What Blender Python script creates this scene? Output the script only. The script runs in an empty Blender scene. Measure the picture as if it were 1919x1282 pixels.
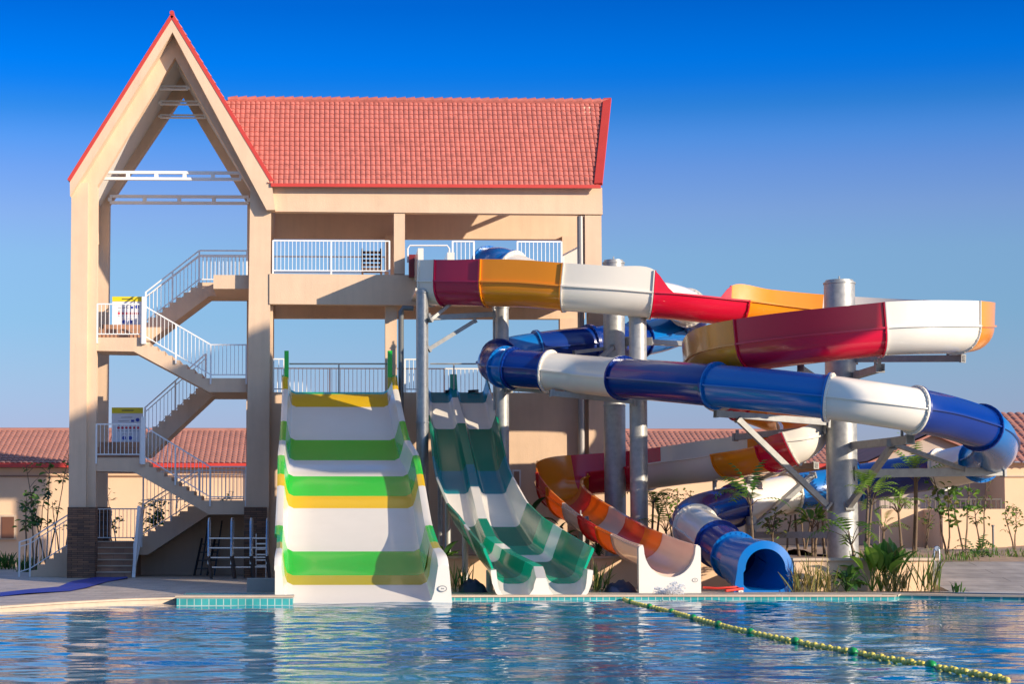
import bpy, bmesh, math, random
import numpy as np
from mathutils import Vector, Matrix
R = math.radians
random.seed(7)
SC = bpy.context.scene
COL = SC.collection

# ------------------------------------------------------------------ camera, sky, sun, exposure
W, H, F = 1919.0, 1282.0, 3780.0
YAW, TILT = 1.7, 3.4
PPX, PPY = 705.0, 765.0
CAM = Vector((0, -60, 1.6))
cd = bpy.data.cameras.new('camera'); cam = bpy.data.objects.new('camera', cd); COL.objects.link(cam)
cam.location = CAM; cam.rotation_euler = (R(90 + TILT), 0, R(-YAW))
cd.sensor_width = 36; cd.lens = F / W * 36
cd.shift_x = (W / 2 - PPX) / W; cd.shift_y = (PPY - H / 2) / W
cd.clip_end = 3000
SC.camera = cam
CR = cam.rotation_euler.to_matrix()

SUN_PHI, SUN_EL = 51.0, 18.0       # azimuth to the right of the viewer's back, elevation
sd = bpy.data.lights.new('sun', 'SUN'); so = bpy.data.objects.new('sun', sd); COL.objects.link(so)
sd.energy = 4.0; sd.angle = R(0.5); sd.color = (1.0, 0.85, 0.66)
tosun = Vector((math.sin(R(SUN_PHI)) * math.cos(R(SUN_EL)), -math.cos(R(SUN_PHI)) * math.cos(R(SUN_EL)), math.sin(R(SUN_EL))))
so.rotation_euler = tosun.to_track_quat('Z', 'Y').to_euler()
so.location = (40, -80, 40)

wd = bpy.data.worlds.new('World'); SC.world = wd; wd.use_nodes = True
nt = wd.node_tree; nt.nodes.clear()
def nn(t, ty, **kw):
    n = t.nodes.new(ty)
    for k, v in kw.items(): setattr(n, k, v)
    return n
sky = nn(nt, 'ShaderNodeTexSky', sky_type='NISHITA', sun_disc=False)
sky.sun_elevation = R(SUN_EL); sky.sun_rotation = math.atan2(tosun.x, tosun.y)
sky.air_density = 1.0; sky.dust_density = 0.6; sky.ozone_density = 2.0
tc = nn(nt, 'ShaderNodeTexCoord'); sx = nn(nt, 'ShaderNodeSeparateXYZ')
ramp = nn(nt, 'ShaderNodeValToRGB')
mr = nn(nt, 'ShaderNodeMapRange'); mr.inputs['From Min'].default_value = 0.0; mr.inputs['From Max'].default_value = 1.0
mix = nn(nt, 'ShaderNodeMix', data_type='RGBA', blend_type='MULTIPLY'); mix.inputs[0].default_value = 1.0
bg = nn(nt, 'ShaderNodeBackground'); bg.inputs['Strength'].default_value = 0.15
wo = nn(nt, 'ShaderNodeOutputWorld')
nt.links.new(tc.outputs['Generated'], sx.inputs[0]); nt.links.new(sx.outputs['Z'], mr.inputs['Value'])
nt.links.new(mr.outputs['Result'], ramp.inputs['Fac'])
nt.links.new(sky.outputs[0], mix.inputs[6]); nt.links.new(ramp.outputs['Color'], mix.inputs[7])
nt.links.new(mix.outputs[2], bg.inputs['Color']); nt.links.new(bg.outputs[0], wo.inputs['Surface'])
def setramp(rp, stops):
    el = rp.color_ramp.elements
    while len(el) > 1: el.remove(el[-1])
    el[0].position = stops[0][0]; el[0].color = (*stops[0][1], 1)
    for p, c in stops[1:]:
        e = el.new(p); e.color = (*c, 1)
setramp(ramp, [(0.0, (0.312, 0.332, 0.583)), (0.0502, (0.312, 0.332, 0.583)), (0.0765, (0.307, 0.367, 0.554)), (0.1026, (0.287, 0.391, 0.552)), (0.1337, (0.318, 0.414, 0.566)), (0.1542, (0.328, 0.387, 0.591)), (0.1745, (0.246, 0.353, 0.627)), (0.1896, (0.151, 0.331, 0.654)), (0.2046, (0.049, 0.273, 0.626)), (0.2169, (0.009, 0.245, 0.686)), (0.2267, (0.0, 0.238, 0.712)), (0.2534, (0.0, 0.182, 0.599)), (0.33, (0.03, 0.22, 0.62)), (0.5, (0.4, 0.6, 0.9)), (0.62, (1, 1, 1)), (1.0, (1, 1, 1))])
SC.view_settings.view_transform = 'Standard'; SC.view_settings.look = 'None'
SC.view_settings.exposure = 0.74; SC.view_settings.gamma = 1.0

# ------------------------------------------------------------------ measuring helpers
def ray(px, py):
    return CR @ Vector(((px - PPX) / F, -(py - PPY) / F, -1))
def at(px, py, D):
    "the point seen at (px, py) in the photograph that lies D metres in front of the camera's line"
    d = ray(px, py); return CAM + d * (D / d.y)
def onz(px, py, z):
    d = ray(px, py); return CAM + d * ((z - CAM.z) / d.z)
def X(px, D=60, py=700): return at(px, py, D).x
def Z(py, D=60, px=600): return at(px, py, D).z

# ------------------------------------------------------------------ materials
MATS = {}
def mat(name, col, rough=0.6, metal=0.0, bump=0.0, bscale=20.0, var=0.0, vscale=2.0, coat=0.0, spec=0.5, trans=0.0, rvar=0.0, streak=0.0):
    if name in MATS: return MATS[name]
    m = bpy.data.materials.new(name); m.use_nodes = True; t = m.node_tree
    b = t.nodes['Principled BSDF']
    b.inputs['Base Color'].default_value = (*col, 1); b.inputs['Roughness'].default_value = rough
    b.inputs['Metallic'].default_value = metal; b.inputs['Specular IOR Level'].default_value = spec
    if coat: b.inputs['Coat Weight'].default_value = coat; b.inputs['Coat Roughness'].default_value = 0.06
    tcn = nn(t, 'ShaderNodeTexCoord')
    if var or streak:
        nz = nn(t, 'ShaderNodeTexNoise'); nz.inputs['Scale'].default_value = vscale; nz.inputs['Detail'].default_value = 6; nz.inputs['Roughness'].default_value = 0.65
        mp = nn(t, 'ShaderNodeMapping'); t.links.new(tcn.outputs['Object'], mp.inputs[0]); t.links.new(mp.outputs[0], nz.inputs['Vector'])
        if streak: mp.inputs['Scale'].default_value = (1, 1, streak)
        r = nn(t, 'ShaderNodeMapRange'); r.inputs['From Min'].default_value = 0.25; r.inputs['From Max'].default_value = 0.75
        r.inputs['To Min'].default_value = 1 - var; r.inputs['To Max'].default_value = 1 + var
        t.links.new(nz.outputs['Fac'], r.inputs['Value'])
        vm = nn(t, 'ShaderNodeVectorMath', operation='SCALE'); vm.inputs[0].default_value = col
        t.links.new(r.outputs['Result'], vm.inputs['Scale']); t.links.new(vm.outputs[0], b.inputs['Base Color'])
        if rvar:
            r2 = nn(t, 'ShaderNodeMapRange'); r2.inputs['From Min'].default_value = 0.3; r2.inputs['From Max'].default_value = 0.7
            r2.inputs['To Min'].default_value = rough; r2.inputs['To Max'].default_value = rough + rvar
            t.links.new(nz.outputs['Fac'], r2.inputs['Value']); t.links.new(r2.outputs['Result'], b.inputs['Roughness'])
    if bump:
        n2 = nn(t, 'ShaderNodeTexNoise'); n2.inputs['Scale'].default_value = bscale; n2.inputs['Detail'].default_value = 4
        bp = nn(t, 'ShaderNodeBump'); bp.inputs['Strength'].default_value = bump; bp.inputs['Distance'].default_value = 0.02
        t.links.new(tcn.outputs['Object'], n2.inputs['Vector']); t.links.new(n2.outputs['Fac'], bp.inputs['Height']); t.links.new(bp.outputs[0], b.inputs['Normal'])
    if trans:
        tr = nn(t, 'ShaderNodeBsdfTranslucent'); tr.inputs['Color'].default_value = (*[min(1, c * 1.3) for c in col], 1)
        ms = nn(t, 'ShaderNodeMixShader'); ms.inputs[0].default_value = trans
        out = t.nodes['Material Output']
        t.links.new(b.outputs[0], ms.inputs[1]); t.links.new(tr.outputs[0], ms.inputs[2]); t.links.new(ms.outputs[0], out.inputs['Surface'])
    MATS[name] = m; return m

stucco = mat('peach_stucco', (0.70, 0.50, 0.34), 0.85, bump=0.25, bscale=30, var=0.07, vscale=1.2)
def weather(m, amt=.10):
    t = m.node_tree; b = t.nodes['Principled BSDF']; src = b.inputs['Base Color'].links[0].from_socket
    g_ = nn(t, 'ShaderNodeNewGeometry'); mp = nn(t, 'ShaderNodeMapping'); mp.inputs['Scale'].default_value = (4.5, 4.5, .35); nz = nn(t, 'ShaderNodeTexNoise'); nz.inputs['Scale'].default_value = 1.0; nz.inputs['Detail'].default_value = 7; nz.inputs['Roughness'].default_value = .6
    t.links.new(g_.outputs['Position'], mp.inputs[0]); t.links.new(mp.outputs[0], nz.inputs['Vector'])
    n3 = nn(t, 'ShaderNodeTexNoise'); n3.inputs['Scale'].default_value = .5; n3.inputs['Detail'].default_value = 5; t.links.new(g_.outputs['Position'], n3.inputs['Vector'])
    r = nn(t, 'ShaderNodeMapRange'); r.inputs['From Min'].default_value = .45; r.inputs['From Max'].default_value = .8; r.inputs['To Min'].default_value = 1; r.inputs['To Max'].default_value = 1 - amt * 2.2
    r3 = nn(t, 'ShaderNodeMapRange'); r3.inputs['From Min'].default_value = .3; r3.inputs['From Max'].default_value = .7; r3.inputs['To Min'].default_value = 1 + amt * .5; r3.inputs['To Max'].default_value = 1 - amt * .6
    t.links.new(nz.outputs['Fac'], r.inputs['Value']); t.links.new(n3.outputs['Fac'], r3.inputs['Value'])
    mm = nn(t, 'ShaderNodeMath', operation='MULTIPLY'); t.links.new(r.outputs['Result'], mm.inputs[0]); t.links.new(r3.outputs['Result'], mm.inputs[1])
    vm = nn(t, 'ShaderNodeVectorMath', operation='SCALE'); t.links.new(src, vm.inputs[0]); t.links.new(mm.outputs[0], vm.inputs['Scale']); t.links.new(vm.outputs[0], b.inputs['Base Color'])
weather(stucco, .045)
stucco_far = mat('peach_stucco_far', (0.76, 0.52, 0.33), 0.9, bump=0.1, bscale=20, var=0.06, vscale=0.8)
plaster = mat('white_plaster', (0.72, 0.68, 0.62), 0.8, bump=0.1, var=0.04)
tile = mat('terracotta_tile', (0.50, 0.145, 0.11), 0.75, bump=0.15, bscale=40, var=0.28, vscale=4.5)
tile_far = mat('far_roof_tile', (0.38, 0.165, 0.125), 0.9, var=0.2, vscale=1.4)
redtrim = mat('red_painted_trim', (0.55, 0.05, 0.035), 0.45, var=0.08)
whitepaint = mat('white_painted_steel', (0.80, 0.79, 0.76), 0.4, var=0.03, vscale=8)
galv = mat('galvanised_steel', (0.40, 0.40, 0.38), 0.40, metal=0.5, var=0.22, vscale=7, rvar=0.15, bump=0.05)
darkpipe = mat('grey_drain_pipe', (0.16, 0.17, 0.17), 0.35, metal=0.2, var=0.1)
stainless = mat('stainless_steel', (0.55, 0.57, 0.6), 0.22, metal=0.9)
darkmetal = mat('black_steel', (0.02, 0.02, 0.025), 0.4)
brownwood = mat('brown_wood', (0.10, 0.05, 0.03), 0.6, var=0.2, vscale=9)
FG = dict(rough=0.16, coat=0.35, rvar=0.12)
def fg(name, col, tr=0.0): return mat(name, col, 0.19, coat=0.25, rvar=0.05, var=0.025, vscale=1.3, trans=tr)
F_RED = fg('red_fibreglass', (0.62, 0.006, 0.035)); F_RED_SHADE = fg('shaded_red_fibreglass', (0.42, 0.008, 0.06))  # the second is the same red with its shade put into the colour
F_ORA = fg('amber_fibreglass', (0.80, 0.26, 0.006)); F_WHI = fg('white_fibreglass', (0.76, 0.71, 0.62))
F_NAV = fg('navy_fibreglass', (0.001, 0.026, 0.20)); F_BLU = fg('blue_fibreglass', (0.001, 0.14, 0.45))
F_GRN = fg('bright_green_fibreglass', (0.005, 0.50, 0.03)); F_YEL = fg('yellow_fibreglass', (0.75, 0.46, 0.01))
F_OLI = fg('wet_yellow_fibreglass', (0.45, 0.38, 0.02))
F_DGR = fg('dark_green_fibreglass', (0.0, 0.20, 0.11)); F_TEA = fg('teal_fibreglass', (0.0, 0.21, 0.25)); F_SEA = fg('sea_green_fibreglass', (0.0, 0.42, 0.24), 0.2)
for m_ in (F_DGR, F_TEA): m_.node_tree.nodes['Principled BSDF'].inputs['Specular IOR Level'].default_value = .25; m_.node_tree.nodes['Principled BSDF'].inputs['Coat Weight'].default_value = .06
T_RED = fg('translucent_red_fibreglass', (0.74, 0.06, 0.05), 0.35); T_ORA = fg('translucent_orange_fibreglass', (0.85, 0.28, 0.02), 0.35)
T_WHI = fg('translucent_white_fibreglass', (0.84, 0.62, 0.50), 0.3)

def brick_mat(name, c1, c2, mortar, scale, bw, rh, ms, bump=0.5, rough=0.8, axes='xz', off=0.5):
    m = bpy.data.materials.new(name); m.use_nodes = True; t = m.node_tree; b = t.nodes['Principled BSDF']
    b.inputs['Roughness'].default_value = rough
    g = nn(t, 'ShaderNodeNewGeometry'); s = nn(t, 'ShaderNodeSeparateXYZ'); t.links.new(g.outputs['Position'], s.inputs[0])
    c = nn(t, 'ShaderNodeCombineXYZ')
    if axes == 'xz':
        a = nn(t, 'ShaderNodeMath', operation='ADD'); t.links.new(s.outputs['X'], a.inputs[0]); t.links.new(s.outputs['Y'], a.inputs[1])
        t.links.new(a.outputs[0], c.inputs['X']); t.links.new(s.outputs['Z'], c.inputs['Y'])
    else:
        t.links.new(s.outputs['X'], c.inputs['X']); t.links.new(s.outputs['Y'], c.inputs['Y'])
    bt = nn(t, 'ShaderNodeTexBrick'); bt.offset = off
    bt.inputs['Color1'].default_value = (*c1, 1); bt.inputs['Color2'].default_value = (*c2, 1); bt.inputs['Mortar'].default_value = (*mortar, 1)
    bt.inputs['Scale'].default_value = scale; bt.inputs['Brick Width'].default_value = bw; bt.inputs['Row Height'].default_value = rh; bt.inputs['Mortar Size'].default_value = ms
    t.links.new(c.outputs[0], bt.inputs['Vector'])
    nz = nn(t, 'ShaderNodeTexNoise'); nz.inputs['Scale'].default_value = 1.7; nz.inputs['Detail'].default_value = 8
    t.links.new(g.outputs['Position'], nz.inputs['Vector'])
    mx = nn(t, 'ShaderNodeMix', data_type='RGBA', blend_type='OVERLAY'); mx.inputs[0].default_value = 0.6
    t.links.new(bt.outputs['Color'], mx.inputs[6]); t.links.new(nz.outputs['Fac'], mx.inputs[7]); t.links.new(mx.outputs[2], b.inputs['Base Color'])
    bp = nn(t, 'ShaderNodeBump'); bp.inputs['Strength'].default_value = bump; bp.inputs['Distance'].default_value = 0.02; bp.invert = True
    t.links.new(bt.outputs['Fac'], bp.inputs['Height']); t.links.new(bp.outputs[0], b.inputs['Normal'])
    return m
stone = brick_mat('brown_ledge_stone', (0.26, 0.13, 0.07), (0.11, 0.065, 0.045), (0.03, 0.02, 0.015), 1, 0.34, 0.062, 0.006)
pooltile = brick_mat('turquoise_pool_tile', (0.035, 0.30, 0.30), (0.06, 0.36, 0.34), (0.40, 0.50, 0.45), 1, 0.15, 0.15, 0.010, 0.2, 0.2, off=0.0)
paving = brick_mat('beige_deck_paving', (0.40, 0.32, 0.26), (0.45, 0.37, 0.30), (0.22, 0.18, 0.15), 1, 0.6, 0.6, 0.008, 0.2, 0.55, 'xy')
steps_tile = brick_mat('brown_stair_tile', (0.42, 0.22, 0.13), (0.36, 0.19, 0.11), (0.25, 0.16, 0.1), 1, 0.4, 0.4, 0.006, 0.1, 0.5)
concrete = mat('pale_concrete', (0.46, 0.42, 0.38), 0.8, var=0.1, vscale=1.5, bump=0.2)
coping_m = mat('sand_coping', (0.55, 0.42, 0.30), 0.7, var=0.12, vscale=4)
soil = mat('dry_soil', (0.34, 0.225, 0.145), 0.95, bump=0.8, bscale=6, var=0.3, vscale=2.5)
rock_m = mat('grey_stone', (0.20, 0.17, 0.14), 0.9, bump=0.5, bscale=12, var=0.3)

# ------------------------------------------------------------------ mesh helpers
class MB:
    def __init__(s): s.v = []; s.f = []; s.m = []
    def add(s, vs, fs, m=0):
        o = len(s.v); s.v += [tuple(v) for v in vs]; s.f += [tuple(i + o for i in f) for f in fs]; s.m += [m] * len(fs)
        return s
    def box(s, x0, x1, y0, y1, z0, z1, m=0):
        if x0 > x1: x0, x1 = x1, x0
        if y0 > y1: y0, y1 = y1, y0
        if z0 > z1: z0, z1 = z1, z0
        return s.add([(x0, y0, z0), (x1, y0, z0), (x1, y1, z0), (x0, y1, z0), (x0, y0, z1), (x1, y0, z1), (x1, y1, z1), (x0, y1, z1)],
                     [(0, 3, 2, 1), (4, 5, 6, 7), (0, 1, 5, 4), (1, 2, 6, 5), (2, 3, 7, 6), (3, 0, 4, 7)], m)
    def prism(s, poly, y0, y1, m=0):
        "poly: (x, z) outline, extruded from y0 to y1"
        n = len(poly)
        vs = [(p[0], y0, p[1]) for p in poly] + [(p[0], y1, p[1]) for p in poly]
        fs = [tuple(range(n)), tuple(range(2 * n - 1, n - 1, -1))] + [(i, i + n, (i + 1) % n + n, (i + 1) % n) for i in range(n)]
        return s.add(vs, fs, m)
    def bar(s, a, b, w, h=None, m=0):
        a = Vector(a); b = Vector(b); h = h or w; t = (b - a).normalized()
        up = Vector((0, 0, 1)) if abs(t.z) < 0.95 else Vector((0, 1, 0))
        r = t.cross(up).normalized(); u = r.cross(t)
        vs = [p + r * i * w / 2 + u * j * h / 2 for p in (a, b) for i, j in ((-1, -1), (1, -1), (1, 1), (-1, 1))]
        return s.add(vs, [(0, 1, 2, 3), (7, 6, 5, 4), (0, 4, 5, 1), (1, 5, 6, 2), (2, 6, 7, 3), (3, 7, 4, 0)], m)
    def tube(s, pts, r, n=8, m=0, cap=True):
        pts = [Vector(p) for p in pts]; rs = r if isinstance(r, (list, tuple)) else [r] * len(pts)
        vs = []; pu = None
        for i, p in enumerate(pts):
            t = (pts[min(i + 1, len(pts) - 1)] - pts[max(i - 1, 0)]).normalized()
            if pu is None:
                up = Vector((0, 0, 1)) if abs(t.z) < 0.9 else Vector((0, 1, 0))
                pu = t.cross(up).normalized()
            u = (pu - t * pu.dot(t)).normalized(); w = t.cross(u); pu = u
            for k in range(n):
                a = 2 * math.pi * k / n; vs.append(p + (u * math.cos(a) + w * math.sin(a)) * rs[i])
        fs = [(i * n + k, i * n + (k + 1) % n, (i + 1) * n + (k + 1) % n, (i + 1) * n + k) for i in range(len(pts) - 1) for k in range(n)]
        if cap: fs += [tuple(range(n))[::-1], tuple((len(pts) - 1) * n + k for k in range(n))]
        return s.add(vs, fs, m)
    def build(s, name, mats, parent=None, smooth=None):
        if not isinstance(mats, (list, tuple)): mats = [mats]
        off = Vector((0, 0, 0)); p = parent
        while p is not None: off += p.location; p = p.parent
        me = bpy.data.meshes.new(name)
        me.from_pydata([(v[0] - off.x, v[1] - off.y, v[2] - off.z) for v in s.v], [], s.f)
        for m in mats: me.materials.append(m)
        me.polygons.foreach_set('material_index', s.m)
        bm = bmesh.new(); bm.from_mesh(me); bmesh.ops.recalc_face_normals(bm, faces=bm.faces[:]); bm.to_mesh(me); bm.free()
        if smooth:
            me.polygons.foreach_set('use_smooth', [True] * len(me.polygons)); me.set_sharp_from_angle(angle=R(smooth))
        me.update()
        o = bpy.data.objects.new(name, me); COL.objects.link(o)
        if parent: o.parent = parent
        return o
def tag(o, label=None, cat=None, group=None, kind=None):
    if label: o['label'] = label
    if cat: o['category'] = cat
    if group: o['group'] = group
    if kind: o['kind'] = kind
    return o
def thing(name, label, cat, loc=(0, 0, 0), group=None):
    o = bpy.data.objects.new(name, None); COL.objects.link(o); o.location = loc; o.empty_display_size = 0.3
    return tag(o, label, cat, group)
def catmull(P, step=0.2):
    "P: list of tuples of floats (first three are a point); returns dense samples and index of every key"
    P = [np.array(p, float) for p in P]; out = []; keys = [0]
    for i in range(len(P) - 1):
        p0 = P[i - 1] if i else 2 * P[0] - P[1]; p1 = P[i]; p2 = P[i + 1]; p3 = P[i + 2] if i + 2 < len(P) else 2 * P[-1] - P[-2]
        d = [max(1e-4, np.linalg.norm(b[:3] - a[:3])) ** 0.5 for a, b in ((p0, p1), (p1, p2), (p2, p3))]
        m1 = (p1 - p0) / d[0] - (p2 - p0) / (d[0] + d[1]) + (p2 - p1) / d[1]
        m2 = (p2 - p1) / d[1] - (p3 - p1) / (d[1] + d[2]) + (p3 - p2) / d[2]
        m1 *= d[1]; m2 *= d[1]
        n = max(2, int(math.ceil(np.linalg.norm(p2[:3] - p1[:3]) / step)))
        for k in range(n):
            t = k / n
            q = (2 * t**3 - 3 * t**2 + 1) * p1 + (t**3 - 2 * t**2 + t) * m1 + (-2 * t**3 + 3 * t**2) * p2 + (t**3 - t**2) * m2
            out.append(q)
        keys.append(len(out))
    out.append(P[-1]); return out, keys

# ------------------------------------------------------------------ ground, terrain, water
GZ = 0.12
edge = [(-900, 1185), (-300, 1152), (0, 1137), (120, 1129), (230, 1123.5), (330, 1120.5), (480, 1119), (520, 1118), (850, 1117), (1200, 1116), (1680, 1116), (1685, 1113.5), (1919, 1117), (2600, 1128)]
EP = [onz(x, y, GZ) for x, y in edge]
g = MB()
far = [(EP[-1].x + 500, EP[-1].y, GZ), (EP[-1].x + 500, 900, GZ), (EP[0].x - 500, 900, GZ), (EP[0].x - 500, EP[0].y, GZ)]
poly = [tuple(p) for p in EP] + far
g.add(poly, [tuple(range(len(poly)))])
tag(g.build('ground', paving), kind='structure')
# coping strip and tiled face of the pool edge
cp = MB(); tf = MB()
for a, b in zip(EP[:-1], EP[1:]):
    n = Vector((a.y - b.y, b.x - a.x, 0)).normalized() * 0.32; o = Vector((b.y - a.y, a.x - b.x, 0)).normalized() * 0.03
    cp.add([a + o + Vector((0, 0, .004)), b + o + Vector((0, 0, .004)), b + n + Vector((0, 0, .004)), a + n + Vector((0, 0, .004)), a + o - Vector((0, 0, .035)), b + o - Vector((0, 0, .035))], [(0, 1, 2, 3), (0, 4, 5, 1)])
    tf.add([a, b, b - Vector((0, 0, .5)), a - Vector((0, 0, .5))], [(0, 1, 2, 3)], 0 if a.x > X(320, 42) else 1)
tag(cp.build('pool_coping', coping_m), kind='structure')
tag(tf.build('pool_wall', [pooltile, coping_m]), kind='structure')
# projecting tiled block left of the wide slide
bl = MB(); a = onz(331, 1136, 0.0); b = onz(522, 1134, 0.0)
bl.box(a.x, b.x + 0.3, a.y, a.y + 3.0, -0.5, 0.165)
o = bl.build('pool_ledge', pooltile); tag(o, kind='structure')
c = MB(); c.box(a.x - 0.03, b.x + 0.33, a.y - 0.03, a.y + 0.55, 0.165, 0.205); tag(c.build('ledge_coping', coping_m), kind='structure')

# water surface: real waves
def water():
    x0, x1, y0, y1 = -26, 34, -54, -12.5
    dx = 0.11; nx = int((x1 - x0) / dx); ny = int((y1 - y0) / dx)
    xs = np.linspace(x0, x1, nx); ys = np.linspace(y0, y1, ny); XX, YY = np.meshgrid(xs, ys)
    rng = np.random.RandomState(3); ZZ = np.zeros_like(XX)
    for k in range(42):
        wl = 0.32 * (7.5 ** rng.rand()); th = rng.normal(math.pi / 2, 0.48); kk = 2 * math.pi / wl
        amp = 0.0021 * wl ** 0.55
        ph = rng.rand() * 6.28
        wob = 0.6 * np.sin(XX * 0.31 + k) + 0.6 * np.sin(YY * 0.23 + 2 * k)
        ZZ += amp * np.sin(kk * (XX * math.cos(th) + YY * math.sin(th)) + ph + wob)
    ZZ *= 0.75 + 0.35 * np.sin(XX * 0.21 + 1.3 * np.sin(YY * 0.17))
    co = np.stack([XX, YY, ZZ], -1).reshape(-1, 3)
    idx = np.arange(nx * ny).reshape(ny, nx)
    q = np.stack([idx[:-1, :-1], idx[:-1, 1:], idx[1:, 1:], idx[1:, :-1]], -1).reshape(-1, 4)
    me = bpy.data.meshes.new('pool_water'); me.vertices.add(len(co)); me.vertices.foreach_set('co', co.ravel())
    me.loops.add(q.size); me.loops.foreach_set('vertex_index', q.ravel().astype(np.int32))
    me.polygons.add(len(q)); me.polygons.foreach_set('loop_start', np.arange(0, q.size, 4, dtype=np.int32))
    me.update(calc_edges=True); me.validate()
    me.polygons.foreach_set('use_smooth', [True] * len(me.polygons))
    o = bpy.data.objects.new('pool_water', me); COL.objects.link(o); tag(o, kind='structure')
    m = bpy.data.materials.new('pool_water'); m.use_nodes = True; t = m.node_tree; b = t.nodes['Principled BSDF']
    b.inputs['Roughness'].default_value = 0.02; b.inputs['IOR'].default_value = 1.33
    g_ = nn(t, 'ShaderNodeNewGeometry')
    nz = nn(t, 'ShaderNodeTexNoise'); nz.inputs['Scale'].default_value = 0.35; nz.inputs['Detail'].default_value = 3
    rp = nn(t, 'ShaderNodeValToRGB'); setramp(rp, [(0.35, (0.0, 0.11, 0.27)), (0.65, (0.0, 0.25, 0.38))])
    t.links.new(g_.outputs['Position'], nz.inputs['Vector']); t.links.new(nz.outputs['Fac'], rp.inputs['Fac']); t.links.new(rp.outputs['Color'], b.inputs['Base Color'])
    n2 = nn(t, 'ShaderNodeTexNoise'); n2.inputs['Scale'].default_value = 5.5; n2.inputs['Detail'].default_value = 3
    mp = nn(t, 'ShaderNodeMapping'); mp.inputs['Scale'].default_value = (0.8, 1.4, 1); t.links.new(g_.outputs['Position'], mp.inputs[0]); t.links.new(mp.outputs[0], n2.inputs['Vector'])
    bp = nn(t, 'ShaderNodeBump'); bp.inputs['Strength'].default_value = 0.18; bp.inputs['Distance'].default_value = 0.02
    t.links.new(n2.outputs['Fac'], bp.inputs['Height']); t.links.new(bp.outputs[0], b.inputs['Normal'])
    me.materials.append(m)
water()
fl = MB(); fl.add([(-600, -200, -0.6), (600, -200, -0.6), (600, -10, -0.6), (-600, -10, -0.6)], [(0, 1, 2, 3)])
tag(fl.build('pool_floor', mat('pool_floor', (0.02, 0.2, 0.3), 0.5)), kind='structure')

# raised planting bed on the right
BZ = 0.86
bx0 = X(852, 47.2); bx1 = X(1752, 46.6)
tb = MB()
bxm = X(1484, 47)
tb.box(bxm, bx1 - 0.32, -12.75, 60, -0.2, BZ - 0.06); tb.box(bx0, bxm, -9.55, 60, -0.2, BZ - 0.06)
tag(tb.build('raised_soil', soil), kind='structure')
nrand = random.Random(5)
ts = MB()
gx = np.linspace(bx1 - 0.4, 60, 40); gy = np.linspace(-9.19, 60, 60)
vs = [(x, y, 0.70 + 0.08 * math.sin(x * 1.3 + y) * math.sin(y * .7) + 0.03 * nrand.random() + min(0.15, (y + 10) * .02) + (.05 if y > -9 else 0)) for y in gy for x in gx]
ts.add(vs, [(j * 40 + i, j * 40 + i + 1, (j + 1) * 40 + i + 1, (j + 1) * 40 + i) for j in range(59) for i in range(39)])
tag(ts.build('planting_soil', soil), kind='structure')
w_ = thing('planter_wall', 'low peach retaining wall with flat coping along the raised planting bed', 'wall', (bx0, -13, GZ))
m_ = MB(); m_.box(bxm, bx1, -13.0, -12.75, -0.1, BZ - 0.03); m_.box(bx0, bxm, -9.8, -9.55, -0.1, BZ - 0.03); m_.box(bxm, bxm + .25, -12.75, -9.6, -.1, BZ - .03); m_.box(bx1 - 0.3, bx1, -12.75, -8, -0.1, BZ - 0.03); m_.build('wall_body', stucco_far, w_)
m_ = MB(); m_.box(bxm - .04, bx1 + .12, -13.06, -12.66, BZ - 0.03, BZ + 0.03); m_.box(bx0 - .04, bxm - .04, -9.86, -9.46, BZ - 0.03, BZ + 0.03); m_.box(bxm - .04, bxm + .29, -12.66, -9.46, BZ - 0.03, BZ + 0.03); m_.box(bx1 - .3, bx1 + .12, -12.66, -8, BZ - 0.03, BZ + 0.03); m_.build('coping', coping_m, w_)
# broad shallow steps on the far right
st = MB(); x0_ = bx1 + .13
st.add([(x0_, -13.9, .128), (70, -13.9, .128), (70, -9.2, .74), (x0_, -9.2, .74), (x0_, -13.9, -.1), (x0_, -9.2, -.1)], [(0, 1, 2, 3), (0, 3, 5, 4)])
tag(st.build('paved_ramp', brick_mat('ramp_paving', (0.36, 0.31, 0.27), (0.33, 0.285, 0.25), (0.2, 0.17, 0.15), 1, 3.0, 0.62, 0.018, 0.2, 0.7, 'xy')), kind='structure')
st = MB(); st.box(X(1690, 46), 60, -14.9, -13.3, 0.10, 0.126); tag(st.build('soil_strip', soil), kind='structure')
st = MB(); st.add([(X(1765, 46), -15.1, .130), (60, -16.5, .130), (60, -13.1, .130), (X(1765, 46), -13.1, .130)], [(0, 1, 2, 3)]); tag(st.build('path', concrete), kind='structure')

# unseen block added off to the right, shaped to throw shade on the tower foot
nx_, nz_ = 28 * math.tan(R(SUN_PHI)), 28 * math.tan(R(SUN_EL)) / math.cos(R(SUN_PHI))
nb = MB(); nb.prism([(nx_ - 8.8, nz_ - .8), (nx_ - 8.8, nz_ + 4.1), (nx_ - 3.8, nz_ + 6.7), (nx_ - 3.6, nz_ + 6.5), (nx_ - 3.6, nz_ - .8)], -28.0, -26.0)
nb.box(nx_ - 4, nx_ - 3.65, -27.9, -27.5, GZ, nz_ - .81); nb.box(nx_ - 6, nx_ - 5.65, -26.5, -26.1, GZ, nz_ - .81)
for i in range(3): nb.box(nx_ - 8.3 + i * 1.6, nx_ - 7.3 + i * 1.6, -28.04, -28.002, nz_ + .4, nz_ + 2, 1)
tag(nb.build('added_shade_block', [stucco_far, darkmetal]), kind='structure')

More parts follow.
